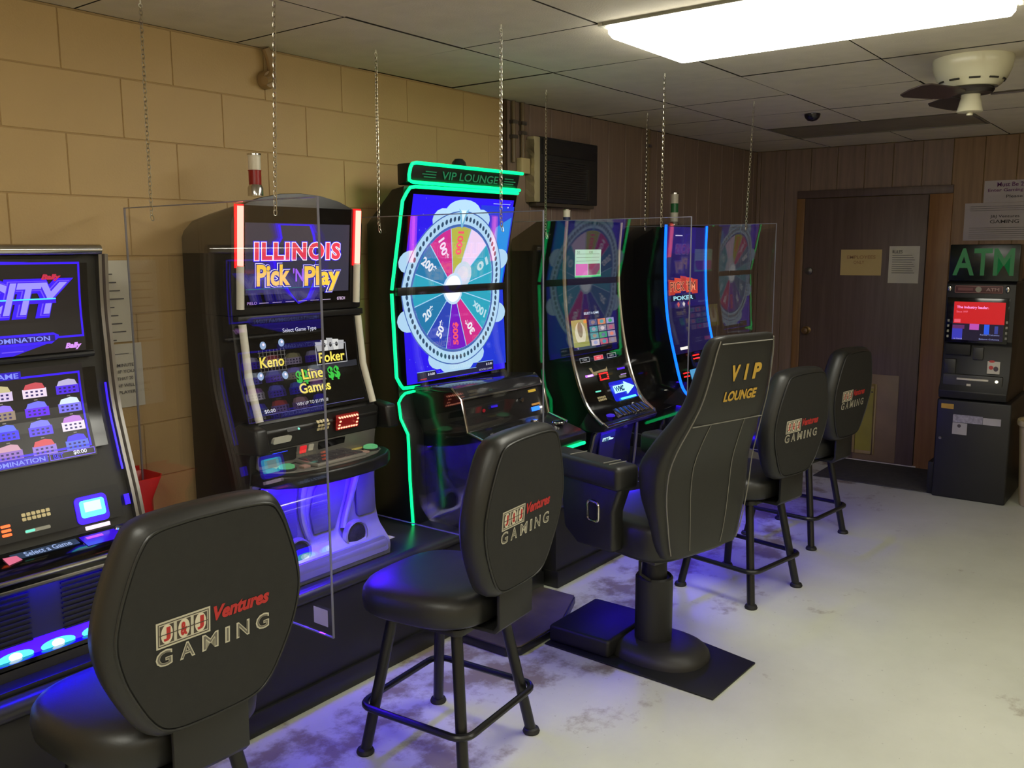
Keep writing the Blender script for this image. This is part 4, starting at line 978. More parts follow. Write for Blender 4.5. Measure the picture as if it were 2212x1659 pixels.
def machine_poker():
    xa, xb = 4.705, 5.250
    r = root('slot_machine', (4.98, 2.66, PLAT), 'farthest slot machine with curved screen edged by bright blue light lines', 'slot machine', 'slot machines')
    P = [(2.476, 1.785), (2.478, 1.585), (2.468, 1.36), (2.446, 1.2), (2.41, 1.05), (2.355, .86), (2.31, .80)]
    S, d, rails = curved_cabinet(xa, xb, P, r, L_BLUE, mat('slot_black3', (18, 18, 19), .3), .008)
    f = on([(p[0] - .002, p[1]) for p in S])
    A = Art(); A.rect(xa + .025, 1.03, xb - .025, 1.775, scr((40, 26, 120), .55), 0); A.rect(xa + .025, 1.03, xb - .025, 1.30, scr((30, 22, 92), .5), 1)
    A.rect(xa + .025, 1.62, xb - .15, 1.775, scr((48, 30, 150), .5), 1)
    RD = scr((224, 78, 54), 1.0); RD2 = scr((190, 60, 50), 1.0)
    for k in range(5):
        u = 4.745 + .076 * k; v = 1.375 + .010 * (2 - abs(k - 2))
        A.poly([(u, v), (u + .08, v), (u + .084, v + .085), (u + .002, v + .092)], RD if k % 2 else RD2, 2 + k % 2)
    A.text("PICK 'EM", 4.765, 1.395, 5.10, 1.455, scr((250, 150, 110), 1), 4, .05); A.text("PICK 'EM", 4.768, 1.398, 5.097, 1.452, scr((70, 20, 30), .8), 5, .0)
    A.poly([(4.76, 1.338), (5.10, 1.338), (5.08, 1.372), (4.78, 1.372)], scr((20, 26, 60), .7), 4); A.text('POKER', 4.80, 1.342, 5.06, 1.368, scr((170, 230, 240), 1), 5, .04)
    for k, u in enumerate((4.86, 4.93, 5.0)): A.poly([(u - .018, 1.318), (u, 1.300), (u + .018, 1.318), (u, 1.334)], scr((210, 70, 70) if k != 1 else (220, 210, 210), 1), 5)
    A.rect(4.83, 1.722, 4.92, 1.727, scr((220, 210, 240), 1), 3)
    A.build('screen_picture', f, d)
    q = MB(); pad(q, rrect(4.80, 1.052, 4.90, 1.068, .004), [(p[0] - .002, p[1]) for p in S], 0, .004); q.build('white_readout', L_WHITE, r)
    q = MB()
    for z in (.985, 1.005):
        pad(q, rrect(4.94, z, 5.02, z + .006, .002, 2), [(p[0] - .002, p[1]) for p in S], 0, .004)
        pad(q, rrect(4.77, z - .09, 4.84, z - .084, .002, 2), [(p[0] - .002, p[1]) for p in S], 0, .004)
    q.build('bill_lights', L_RED, r)
    q = MB(); pad(q, rrect(4.86, .865, 5.06, .93, .006), [(p[0] - .002, p[1]) for p in S], 0, .004); q.build('button_glow', led('cyan_dim', (90, 170, 220), .9), r)
    MB().prism([(2.36, .85), (2.315, .80), (2.29, .785), (2.29, .76), (2.33, .735), (2.47, .74)], 'x', xa, xb).build('button_deck', mat('deck_gloss', (40, 40, 44), .15), r, bevel=.004)
    MB().prism([(2.40, .735), (2.42, PLAT + .001), (2.48, PLAT + .001), (2.48, .74)], 'x', xa + .04, xb - .04).build('belly_panel', mat('belly_black', (20, 20, 24), .3), r, bevel=.006)
    MB().box(xa + .08, xb - .08, 2.350, 2.375, .7280, .7340).build('under_deck_light', led('violet_led3', (50, 6, 255), 200.0), r)
    candle(r, 5.212, 2.68, 1.752, [WHITEP, mat('candle_green', (40, 120, 70), .3), mat('candle_white', (222, 214, 196), .35)], .25, .024)
machine_poker()

# ================================================================== chairs
def super_out(hw, y0, y1, n=40, e=3.2, taper=0.0):
    out = []; cy_ = (y0 + y1) / 2; hd = (y1 - y0) / 2
    for i in range(n):
        a = 2 * math.pi * i / n; c, s_ = math.cos(a), math.sin(a)
        x = hw * math.copysign(abs(c) ** (2 / e), c); y = hd * math.copysign(abs(s_) ** (2 / e), s_)
        out.append((x * (1 + taper * y / hd), cy_ + y))
    return out
def back_outline(k=0.0, n=6):          # backrest outline seen from behind (x, z), inset by k
    pts = [(0, .605), (.105, .612), (.155, .650), (.203, .735), (.226, .805), (.234, .865), (.226, .925), (.206, .995), (.178, 1.065), (.146, 1.102), (.07, 1.112), (0, 1.113)]
    pts = [(a * 1.06, b if b > .7 else b - .008) for a, b in pts]
    full = pts + [(-a, b) for a, b in pts[-2:0:-1]]
    full.append(full[0]); sm = smoothp(full, 4)[:-1]
    c = (0, .86)
    return [(a * (1 - k / .22), c[1] + (b - c[1]) * (1 - k / .25)) for a, b in sm]
def lean(z): return -.285 - (z - .6) * .085

def make_chair():
    r = root('gaming_chair', (0, 0, 0), None, 'chair', 'black gaming chairs with embroidered logo backs')
    for sx in (-1, 1):
        for sy in (-1, 1):
            lg = MB().tube([(sx * .125, sy * .125, .485), (sx * .198, sy * .198, .016)], .0185, 14).build('leg', STEELB, r, local=True)
            MB().lathe([(.001, 0), (.028, 0), (.030, .006), (.026, .016), (.019, .020), (.001, .020)], (sx * .2, sy * .2, 0), 18).build('glide', mat('rubber_glide', (26, 25, 24), .6), lg, local=True)
    ring = rrect(-.212, -.212, .212, .212, .05, 5)
    MB().tube([(a, b, .172) for a, b in ring], .0115, 10, closed=True).build('foot_ring', STEELB, r, local=True)
    MB().prism(rrect(-.165, -.165, .165, .165, .03), 'z', .470, .492).build('seat_plate', STEELB, r, local=True, bevel=.003)
    secs = []
    for z, k in ((.492, .030), (.500, .012), (.512, .0), (.545, -.004), (.572, .0), (.590, .012), (.600, .032), (.606, .07), (.608, .12)):
        secs.append([(a, b, z - .012 * max(0, b) * 2) for a, b in super_out(.232 - k, -.215 + k, .245 - k, 44, 3.0, .04)])
    MB().loft(secs).build('seat', LEATHER, r, local=True, ang=60)
    # bracket
    MB().prism([(-.10, .478), (-.25, .478), (-.268, .496), (-.270, .66), (-.258, .66), (-.256, .508), (-.244, .490), (-.10, .490)], 'x', -.095, .095).build('back_bracket', mat('bracket_black', (30, 30, 30), .45), r, local=True, bevel=.002)
    # backrest
    prof = [(.0, .050), (.006, .018), (.022, .004), (.045, .0), (.075, .003), (.092, .018), (.100, .050), (.102, .10)]
    secs = []
    for d, k in prof:
        secs.append([(a, lean(b) + d, b) for a, b in back_outline(k)])
    bk = MB().loft(secs).build('backrest', LEATHER, r, local=True, ang=60)
    o2 = back_outline(.026)
    pm = MB(); n = len(o2)
    pm.add([(a, lean(b) - .001, b) for a, b in o2] + [(a, lean(b) + .008, b) for a, b in back_outline(.020)], [(i, (i + 1) % n, n + (i + 1) % n, n + i) for i in range(n)] + [tuple(range(n))])
    bp = pm.build('back_panel', FABRIC, r, local=True)
    MB().tube([(a, lean(b) + .001, b) for a, b in back_outline(.021)], .0032, 6, closed=True).build('piping', LEATHER, bk, local=True)
    # embroidered logo
    A = Art(); u0, u1 = -.140, -.014
    z0, z1 = .826, .885
    A.rect(u0, z0, u1, z1, SILVT, 1); A.frame(u0 + .004, z0 + .004, u1 - .004, z1 - .004, .0022, mat('dark_thread', (70, 62, 54), .7), 2)
    for k, ch in enumerate('J&J'):
        c = u0 + .024 + .039 * k
        A.rect(c - .016, z0 + .009, c + .016, z1 - .009, mat('dark_thread', (70, 62, 54), .7), 2); A.ell(c, (z0 + z1) / 2, .0135, .022, mat('cream_thread', (216, 208, 184), .6), 3, 20)
        A.text(ch, c - .008, z0 + .014, c + .008, z1 - .014, RED, 4, .05)
    A.rect(u0 + .006, (z0 + z1) / 2 - .001, u1 - .006, (z0 + z1) / 2 + .001, mat('dark_thread', (70, 62, 54), .7), 5)
    A.text('Ventures', -.006, .846, .138, .880, RED, 2, .045, .25)
    x = -.142
    for ch, w_ in zip('GAMING', (.038, .036, .040, .012, .034, .036)):
        A.text(ch, x, .784, x + w_, .822, SILVT, 2, .03); A.text(ch, x + .0035, .7875, x + w_ - .0035, .8185, mat('grey_thread', (112, 108, 98), .7), 3, -.005)
        x += w_ + .0168
    A.build('embroidered_logo', lambda u, v, h: (u, lean(v) - .001 - h, v), bp, local=True, step=.0004, h0=.0005)
    return r
CHAIR_SPOTS = [((1.095, 1.955), -2.0, 'nearest black vinyl gaming chair at the left bottom of the picture'),
               ((2.105, 1.880), 5.0, 'black gaming chair with steel legs before the red light bar machine'),
               ((4.030, 1.680), -10.0, 'black gaming chair just beyond the tall gold lettered lounge chair'),
               ((5.000, 1.750), -7.0, 'farthest black gaming chair, nearest the brown door')]
ch0 = make_chair()
for i, ((x, y), a, lb) in enumerate(CHAIR_SPOTS):
    c = ch0 if i == 0 else copy_tree(ch0)
    c.location = (x, y, 0); c.rotation_euler.z = math.radians(a); c['label'] = lb

def make_vip():
    cx_, cy_ = 3.13, 1.665; th = math.radians(-15)
    r = root('lounge_chair', (cx_, cy_, 0), 'tall black lounge chair with padded arms and gold VIP LOUNGE lettering', 'chair')
    Rm = Matrix.Rotation(th, 3, 'Z')
    rot = lambda v: Rm @ v
    MB().prism([(-.235, -.375), (.140, -.385), (.300, .395), (-.215, .395)], 'z', .0005, .008).build('base_plate', mat('black_base_plate', (18, 18, 18), .55), r, local=True, bevel=.002)
    MB().box(-.19, .18, .10, .393, .008, .082).build('foot_rest', mat('black_foot_box', (24, 24, 25), .5), r, local=True, bevel=.014, seg=3)
    secs = []
    for k in range(9):
        a = math.pi / 2 * k / 8; s_ = math.cos(a) ** .6 if k < 8 else .02
        secs.append([(x * (.35 + .65 * s_) , y - .03, .008 + .060 * math.sin(a)) for x, y in super_out(.165, -.205 * (.35 + .65 * s_), .20 * (.6 + .4 * s_), 32, 2.4)])
    MB().loft(secs).build('base_cover', mat('charcoal_base_cover', (44, 43, 41), .5), r, local=True, ang=60)
    MB().lathe([(.001, .03), (.076, .03), (.076, .325), (.070, .333), (.066, .322), (.001, .322)], (0, 0, 0), 36).build('column', mat('column_black', (30, 30, 30), .5), r, local=True)
    MB().lathe([(.001, .32), (.052, .32), (.050, .40), (.058, .405), (.058, .45), (.001, .45)], (0, 0, 0), 28).build('lift_tube', BLACKM, r, local=True)
    MB().tube([(-.06, -.02, .44), (-.115, -.03, .42), (-.115, -.03, .37), (-.07, -.04, .335)], .007, 8).xf(rot).build('lever', BLACKM, r, local=True)
    MB().box(-.16, .16, -.15, .15, .445, .475).xf(rot).build('seat_plate', GREYP, r, local=True, bevel=.004)
    MB().box(.02, .13, -.152, -.150, .462, .466).xf(rot).build('plate_edge', SATIN, r, local=True)
    secs = []
    for z, k in ((.475, .02), (.485, .006), (.50, .0), (.59, .0), (.612, .010), (.622, .03), (.628, .08)):
        secs.append([(a, b, z) for a, b in super_out(.245 - k, -.235 + k, .255 - k, 44, 4.5)])
    MB().loft(secs).xf(rot).build('seat', LEATHER, r, local=True, ang=60)
    # backrest: lofted in height
    Z = [(.505, .20, -.255, .06), (.55, .22, -.262, .085), (.65, .245, -.27, .105), (.75, .262, -.275, .12), (.85, .262, -.286, .12), (.94, .248, -.316, .115), (1.02, .224, -.350, .105), (1.10, .205, -.382, .095), (1.18, .192, -.402, .088), (1.26, .180, -.418, .08), (1.31, .172, -.426, .072), (1.337, .158, -.430, .055), (1.345, .135, -.428, .034)]
    Z = [tuple(q) for q in smoothp(Z, 3)]
    secs = []
    for z, hw, yr, th_ in Z:
        ring = super_out(hw, 0, th_, 44, 4.0)
        wing = max(0, 1 - abs(z - .86) / .22) * .06
        secs.append([(a, yr + b + wing * (abs(a) / hw) ** 3 * (b / th_), z) for a, b in ring])
    bk = MB().loft(secs).xf(rot).build('backrest', LEATHER, r, local=True, ang=50)
    yr = lambda z: interp([(c, a) for a, b, c, d in Z], z)
    st = mat('pale_stitching', (120, 118, 110), .7)
    def hwz(z): return interp([(b, a) for a, b, c, d in Z], z)
    for k in (-1, 1):
        MB().tube([rot(Vector((k * hwz(z) * .90, yr(z) - .0015 + .004, z))) for z in [.52 + .81 * i / 20 for i in range(21)]], .0022, 6).build('stitching', st, bk, local=True)
        MB().tube([rot(Vector((k * hwz(z) * .42, yr(z) - .001, z))) for z in [.52 + .50 * i / 12 for i in range(13)]], .0016, 6).build('stitching', st, bk, local=True)
    MB().tube([rot(Vector((x, yr(1.02) - .001, 1.02))) for x in (-.195, -.1, 0, .1, .195)], .0022, 6).build('stitching', st, bk, local=True)
    MB().tube([rot(Vector((x, yr(1.318) - .001, 1.318))) for x in (-.140, -.07, 0, .07, .140)], .0022, 6).build('stitching', st, bk, local=True)
    A = Art()
    for ch, a, b in (('V', -.066, -.020), ('I', .012, .026), ('P', .060, .104)):
        A = Art(); A.text(ch, a, 1.178, b, 1.238, GOLDT, 1, .05); A.build('gold_letter', lambda u, v, h: rot(Vector((u, yr(v) - h - .001, v))), bk, local=True)
    A2 = Art(); A2.text('LOUNGE', -.076, 1.103, .104, 1.142, GOLDT, 1, .04)
    A2.build('gold_lettering', lambda u, v, h: rot(Vector((u, yr(v) - h - .001, v))), bk, local=True)
    # arms
    for k in (-1, 1):
        x0, x1 = (-.335, -.215) if k < 0 else (.215, .335)
        arm = MB().box(x0, x1, -.12, .31, .755, .850).xf(rot).build('armrest', LEATHER, r, local=True, bevel=.022, seg=4)
        for yy in (-.06, -.03, .16): MB().tube([rot(Vector((x, yy, .8512))) for x in (x0 + .015, (x0 + x1) / 2, x1 - .015)], .002, 6).build('stitching', st, arm, local=True)
        xs0, xs1 = (-.300, -.235) if k < 0 else (.235, .300)
        sd = MB().prism([(-.10, .76), (-.06, .66), (-.06, .50), (.14, .49), (.22, .54), (.25, .76)], 'x', xs0, xs1).xf(rot).build('side_panel', LEATHER, r, local=True, bevel=.015, seg=3)
        xf_ = xs0 - .002 if k < 0 else xs1 + .002
        MB().tube([rot(Vector((xf_, a, b))) for a, b in rrect(.015, .605, .075, .685, .018, 4)], .006, 8, closed=True).build('chrome_badge', CHROME, sd, local=True)
        MB().prism(rrect(.022, .612, .068, .678, .015), 'x', xf_ - .001, xf_ + .001).xf(rot).build('badge_face', mat('badge_dark', (60, 60, 66), .2, .6), sd, local=True)
make_vip()

# ================================================================== hanging dividers
def divider(X, yf, yb, zt_, zb, label, sticker=None, tilt=0.0):
    r = root('acrylic_divider', (X, (yf + yb) / 2, zb), label, 'divider', 'clear acrylic dividers hung on chains')
    t = .003
    MB().box(X - t, X + t, yf + .0035, yb - .0035, zb + .0035, zt_ - .0035).build('sheet', ACRYLIC, r, smooth=False)
    e = MB(); e.box(X - t, X + t, yf, yf + .0033, zb, zt_).box(X - t, X + t, yb - .0033, yb, zb, zt_).box(X - t, X + t, yf + .0034, yb - .0034, zb, zb + .0033).box(X - t, X + t, yf + .0034, yb - .0034, zt_ - .0033, zt_)
    e.build('polished_edge', EDGE, r, smooth=False)
    if sticker: MB().box(X - t - .001, X - t - .0003, *sticker).build('sticker', mat('lilac_sticker', (168, 160, 190), .6), r)
    return r
divider(1.62, 1.885, 2.850, 1.790, .545, 'clear acrylic divider beside the red light bar machine, with a small sticker', (1.905, 1.965, .575, .625))
divider(2.56, 1.815, 2.850, 1.780, .540, 'clear acrylic divider between the red bar machine and the wheel machine')
divider(3.693, 1.812, 2.850, 1.788, .540, 'clear acrylic divider between the wheel machine and the curved machine')
divider(4.680, 1.804, 2.850, 1.778, .540, 'clear acrylic divider farthest along the row, before the blue lit machine')

LINKM = mat('zinc_chain', (190, 184, 168), .28, 1.0, var=.1, scale=30)
def link_mesh(mb, p, q, flip, R=.0054, L=.0085, r=.0013):
    d = (q - p); ln = d.length; d.normalize(); c = (p + q) / 2
    a = Vector((1, 0, 0)) if flip else Vector((0, 1, 0)); a = (a - d * a.dot(d)).normalized()
    h = ln / 2 + r * 1.6; pts = []
    for i in range(10):
        t = 2 * math.pi * i / 10; x, y = math.cos(t), math.sin(t)
        pts.append(c + a * (R * x) + d * ((h - R) * (1 if y > 0 else -1) * (1 if abs(y) > .01 else 0) + R * y))
    mb.tube(pts, r, 5, closed=True)
def chain(X, y, zlow, label, dx=0.0, dy=0.0, hole=1.745, tail=True):
    mb = MB(); top = Vector((X + dx, y + dy, CZ - .018)); bot = Vector((X - .007, y, hole))
    n = int((top - bot).length / .0128); pts = [top + (bot - top) * i / n for i in range(n + 1)]
    jit = 0
    for i in range(n): link_mesh(mb, pts[i], pts[i + 1], i % 2)
    if zlow < hole - .02:
        b2 = bot + Vector((-.004, -.006, 0)); e2 = Vector((X - .010, y - .010, zlow)); n2 = max(1, int((b2 - e2).length / .0128))
        p2 = [b2 + (e2 - b2) * i / n2 + Vector((0, .003 * math.sin(i * 1.7), 0)) for i in range(n2 + 1)]
        for i in range(n2): link_mesh(mb, p2[i], p2[i + 1], i % 2)
    r = root('hanging_chain', (X + dx, y + dy, CZ), label, 'chain', 'chains holding the dividers')
    mb.build('chain_links', LINKM, r)
    h = MB(); h.tube([(X + dx, y + dy, CZ + .002), (X + dx, y + dy, CZ - .010)], .003, 6)
    h.tube([(X + dx + .006 * math.cos(t), y + dy, CZ - .016 + .006 * math.sin(t)) for t in [2 * math.pi * i / 10 for i in range(10)]], .0016, 5, closed=True)
    h.build('eye_hook', WHITEP, r)
chain(1.62, 2.677, 1.745, 'leftmost thin chain, hanging in front of the tan block wall', hole=1.775)
chain(1.62, 2.057, 1.728, 'long bright chain crossing the top of the red bar machine', dy=-.03)
chain(2.56, 2.612, 1.716, 'thin chain just left of the green outlined wheel machine')
chain(2.56, 1.996, 1.712, 'bright chain hanging in front of the wheel machine screen')
chain(3.693, 2.602, 1.700, 'thin chain hanging in front of the wall air conditioner')
chain(3.693, 1.960, 1.743, 'bright chain hanging left of the blue light line')
chain(4.680, 2.589, 1.745, 'faint far chain near the wall pipe, on the farthest divider', hole=1.755)
chain(4.680, 1.973, 1.736, 'farthest front chain, nearest the brown door', dy=-.02)

# ================================================================== things on the machine wall
ac = root('air_conditioner', (4.29, 2.89, 1.9), 'dark louvred air conditioner set into the panelled wall', 'air conditioner')
WYF = WY - .012
MB().box(4.012, 4.598, 2.870, WYF, 1.900, 2.248).build('housing', mat('ac_dark', (34, 33, 34), .45), ac, bevel=.005)
for k in range(17):
    z = 1.925 + .0125 * k
    MB().box(4.085, 4.475, 2.862, 2.871, z, z + .006).build('louvre', mat('ac_louvre', (44, 42, 42), .45), ac)
MB().box(4.03, 4.58, 2.864, 2.871, 2.155, 2.238).build('control_flap', mat('ac_flap', (28, 27, 29), .4), ac, bevel=.002)
MB().box(4.485, 4.490, 2.860, 2.870, 1.925, 2.10).build('trim_line', SATIN, ac)
MB().box(3.952, 4.010, 2.864, 2.915, 1.900, 2.243).build('side_seal', mat('cream_seal', (176, 164, 128), .5), ac, bevel=.006)
fo = MB()
for k in range(14):
    z = 1.90 + .025 * k
    fo.add([(3.9505 - .003 * (k % 2), 2.860, z), (3.9505 - .003 * ((k + 1) % 3), 2.89, z), (3.9505 - .002 * (k % 3), WYF, z)], [])
fo.f = [(3 * k + j, 3 * k + j + 1, 3 * k + 4 + j, 3 * k + 3 + j) for k in range(13) for j in range(2)]; fo.m = [0] * len(fo.f)
fo.build('foil_tape', mat('foil_tape', (190, 180, 150), .3, .8), ac, smooth=False)
MB().box(3.98, 4.56, 2.87, WYF, 1.880, 1.898).build('support_shelf', mat('ac_shelf', (70, 60, 48), .6), ac)

pipe_m = mat('painted_conduit', (112, 92, 64), .5)
def conduit(x, z0, label, box=None, y=2.905, rr=.012):
    r = root('conduit', (x, y, z0), label, 'conduit')
    MB().tube([(x, y, CZ - .006), (x, y, z0)], rr, 10).build('pipe', pipe_m, r)
    for z in (z0 + .12, CZ - .12): MB().box(x - rr * 1.7, x + rr * 1.7, y - rr - .003, WYF - .0005, z, z + .018).build('strap', SATIN, r)
    if box: MB().box(*box).build('junction_box', mat('cream_box', (186, 168, 124), .5), r, bevel=.004)
conduit(3.826, 2.10, 'painted vertical conduit beside the cream junction box')
conduit(3.905, 2.125, 'vertical conduit ending in a cream junction box by the air conditioner', (3.866, 3.943, 2.882, WYF - .0005, 2.045, 2.125))
conduit(5.270, .60, 'vertical wall conduit beyond the air conditioner')
el = root('elbow_pipe', (2.26, 2.89, 2.30), 'short bent pipe stub high on the tan block wall', 'pipe')
MB().tube(smoothp([(2.262, 2.900, CZ - .006), (2.278, 2.900, 2.375), (2.284, 2.900, 2.335), (2.268, 2.892, 2.300), (2.235, 2.880, 2.285)], 4), .016, 10).build('pipe', mat('tan_pipe', (150, 122, 82), .5), el)
MB().lathe([(.001, -.012), (.030, -.012), (.034, 0), (.034, .024), (.001, .024)], (2.270, 2.902, 2.295), 18, 'y').build('wall_flange', mat('tan_pipe', (150, 122, 82), .5), el)

def notice(name, u0, v0, u1, v1, plane, label, lines, paper=PAPER, ink=INK, cat='notice', head=None):
    r = root(name, plane((u0 + u1) / 2, v0, 0), label, cat, 'paper notices')
    n = 6; mb = MB(); vs = []
    for h in (.0012, .0004):
        for j in range(n + 1):
            for i in range(n + 1):
                u = u0 + (u1 - u0) * i / n; v = v0 + (v1 - v0) * j / n
                vs.append(plane(u, v, h + .003 * (j / n - .9) ** 2 * (i / n) + .0008))
    k = n + 1; fs = []
    for s_ in (0, 1):
        for j in range(n):
            for i in range(n): fs.append(tuple(s_ * k * k + q for q in (j * k + i, j * k + i + 1, (j + 1) * k + i + 1, (j + 1) * k + i)))
    mb.add(vs, fs).build('sheet', paper, r)
    A = Art()
    for it in lines:
        if it[0] == 'bar': A.rect(it[1], it[2], it[3], it[4], ink, 1)
        else:
            B = Art(); B.text(it[0], it[1], it[2], it[3], it[4], it[5] if len(it) > 5 else ink, 1, .01)
            B.build('lettering', lambda u, v, h: plane(u, v, h + .0045), r)
    if A.items: A.build('printed_lines', lambda u, v, h: plane(u, v, h + .0045), r)
    return r
wallp = lambda u, v, h: (u, WY - .0055 - h, v)
notice('wall_notice', 1.47, 1.340, 1.662, 1.617, wallp, 'upper white paper notice on the tan wall beside the leftmost machine',
       [('bar', 1.50, 1.345 + .028 * k, 1.60 + .012 * ((k * 7) % 4), 1.349 + .028 * k) for k in range(9)])
notice('wall_notice', 1.475, 1.112, 1.690, 1.333, wallp, 'lower paper notice about minutes and machines on the tan wall',
       [('MINUTE', 1.595, 1.254, 1.655, 1.265), ('MACHINE.  IF YOU', 1.50, 1.232, 1.655, 1.243), ('THAT 20', 1.592, 1.208, 1.650, 1.219), ('MACHINE WILL', 1.535, 1.184, 1.655, 1.195), ('OTHER PLAYER', 1.53, 1.160, 1.657, 1.171), ('bar', 1.585, 1.298, 1.64, 1.300)])
rb = root('red_bin', (1.56, 2.86, .755), 'red plastic holder fixed low beside the leftmost machine', 'holder')
REDP = mat('red_plastic', (206, 30, 24), .3)
o_t = [(1.462, 2.765), (1.640, 2.765), (1.665, 2.800), (1.665, 2.918), (1.462, 2.918)]; o_b = [(1.485, 2.80), (1.620, 2.80), (1.640, 2.825), (1.640, 2.918), (1.485, 2.918)]
MB().loft([[(a, b, .752) for a, b in o_b], [(a, b, .80) for a, b in o_b], [(a, b, .886) for a, b in o_t], [(1.5635 + (a - 1.5635) * .95, 2.842 + (b - 2.842) * .93, .886) for a, b in o_t], [(1.5635 + (a - 1.5635) * .90, 2.85 + (b - 2.85) * .85, .78) for a, b in o_b]]).build('cup', REDP, rb, bevel=.003)
MB().box(1.48, 1.65, 2.9185, 2.9235, .76, .90).build('mount_plate', REDP, rb)

# ================================================================== far wall notices
farp = lambda u, v, h: (FX - .0105 - h, u, v)
doorp = lambda u, v, h: (FX - .0405 - h, u, v)
notice('door_notice', 2.208, 1.440, 1.906, 1.634, doorp, 'yellowish paper notice taped on the brown door',
       [('EMPLOYEES', 2.16, 1.565, 1.95, 1.590, mat('faint_red_ink', (168, 130, 92), .8)), ('ONLY', 2.11, 1.525, 2.03, 1.550, mat('faint_red_ink', (168, 130, 92), .8))], mat('yellow_paper', (196, 172, 118), .8, var=.03))
notice('door_notice', 1.854, 1.386, 1.641, 1.657, doorp, 'white paper notice on the brown door, right of the yellow one',
       [('RULES', 1.83, 1.605, 1.76, 1.628)] + [('bar', 1.83, 1.46 + .016 * k, 1.67 + .01 * (k % 3), 1.463 + .016 * k) for k in range(9)])
notice('sign_sheet', 1.251, 1.955, .91, 2.105, farp, 'white sheet reading Must Be 21 above the cash machine',
       [('Must Be 21 To', 1.17, 2.062, .93, 2.092, INKP), ('Enter Gaming Area', 1.225, 2.022, .92, 2.050, INKP), ('Please', 1.11, 1.985, 1.01, 2.005)], mat('lilac_paper', (176, 168, 170), .8, var=.03))
notice('sign_sheet', 1.366, 1.694, .93, 1.954, farp, 'wide white gaming notice directly above the green cash machine sign',
       [('J&J Ventures', 1.20, 1.845, 1.02, 1.870), ('GAMING', 1.20, 1.812, 1.02, 1.836)] + [('bar', 1.33, 1.71 + .014 * k, .96, 1.712 + .014 * k) for k in range(6)] + [('bar', 1.33, 1.90 + .014 * k, .96, 1.902 + .014 * k) for k in range(3)], mat('lilac_paper', (176, 168, 170), .8, var=.03))

# ================================================================== cash machine
atm = root('cash_machine', (6.70, 1.09, 0), 'tall black cash machine with red screen and green ATM sign', 'cash machine')
ya, yb_ = .882, 1.308; xf0 = 6.365
ATMB = mat('atm_black', (26, 26, 27), .45); ATMG = mat('atm_grey', (58, 58, 56), .45)
MB().box(xf0 - .025, 7.04, ya - .012, yb_, .0, .662).build('safe_base', ATMB, atm, bevel=.012, seg=3)
MB().prism([(xf0 + .02, .662), (xf0 - .03, .672), (xf0 - .045, .72), (xf0 + .005, .80), (xf0 + .035, 1.02), (xf0 + .01, 1.05), (xf0 + .01, 1.415), (xf0 + .04, 1.432), (7.02, 1.432), (7.02, .662)], 'y', 0, 1).xf(lambda v: Vector((v.x, ya + .020 + v.y * (yb_ - ya - .026), v.z))).build('upper_cabinet', ATMB, atm, bevel=.006)
fp = lambda u, v, h: (xf0 + .010 - h, u, v)
slope = [(xf0 - .030, .672), (xf0 - .045, .72), (xf0 + .005, .80), (xf0 + .035, 1.02), (xf0 + .010, 1.05)]
sp = lambda u, v, h: (interp(slope, v) - h, u, v)
FXA = MB().box(xf0 + .002, xf0 + .012, .930, 1.292, 1.036, 1.326).build('screen_bezel', GLOSSB, atm, bevel=.003)
A = Art(); fs_ = lambda u, v, h: (xf0 + .002 - h, u, v)
A.rect(1.252, 1.052, .956, 1.296, scr((40, 30, 60), .5), 0); A.rect(1.248, 1.160, .952, 1.300, scr((214, 30, 36), .8), 1); A.text('The industry leader.', 1.232, 1.252, 1.045, 1.274, scr((255, 150, 220), 1), 2, .03)
A.text('Since 1997', 1.232, 1.230, 1.165, 1.242, scr((255, 120, 150), .9), 2, .01); A.rect(1.242, 1.166, 1.205, 1.188, scr((240, 90, 110), .9), 2)
A.rect(1.250, 1.056, 1.190, 1.130, scr((60, 60, 190), .8), 1); A.rect(1.25, 1.125, 1.18, 1.150, scr((110, 50, 110), .7), 1)
A.rect(1.150, 1.122, 1.095, 1.160, scr((190, 80, 180), .9), 2); A.rect(1.065, 1.095, 1.035, 1.158, scr((40, 90, 230), .9), 2); A.rect(1.005, 1.10, .985, 1.150, scr((60, 70, 150), .8), 2)
A.text('Rental Columns', 1.085, 1.088, .975, 1.097, scr((150, 160, 220), .9), 3); A.text('Balance Columns', 1.09, 1.060, .975, 1.069, scr((150, 160, 220), .9), 3); A.text('to Cancel', 1.24, 1.058, 1.19, 1.066, scr((190, 180, 220), .9), 3)
A.build('screen_picture', fs_, FXA)
for k in range(4):
    for y in (1.276, .938): MB().box(xf0 - .003, xf0 + .003, y - .006, y + .006, 1.066 + .034 * k, 1.082 + .034 * k).build('side_key', mat('pale_key', (150, 150, 140), .4), FXA, bevel=.001)
hd = MB().box(xf0 + .003, xf0 + .012, .975, 1.250, 1.355, 1.405).build('header_plate', mat('header_maroon', (84, 44, 46), .5), atm, bevel=.002)
A = Art(); A.frame(1.248, 1.358, .977, 1.402, .003, mat('header_line', (150, 110, 108), .5), 1); hp = mat('header_pink', (168, 136, 132), .5)
A.rect(1.232, 1.372, 1.145, 1.390, mat('header_faint', (112, 66, 68), .5), 1); A.ell(1.113, 1.380, .018, .018, mat('header_disc', (150, 146, 132), .5), 2); A.text('ATM', 1.070, 1.370, .995, 1.391, hp, 2, .03)
A.build('header_lettering', lambda u, v, h: (xf0 + .003 - h, u, v), hd)
for y in (1.283, .948): MB().lathe([(.001, -.012), (.010, -.010), (.014, 0), (.001, 0)], (xf0 + .010, y, 1.382), 16, 'x').xf(lambda v: Vector((v.x, v.y, 1.382 + (v.z - 1.382) * 1.7))).build('chrome_lamp', CHROME, atm)
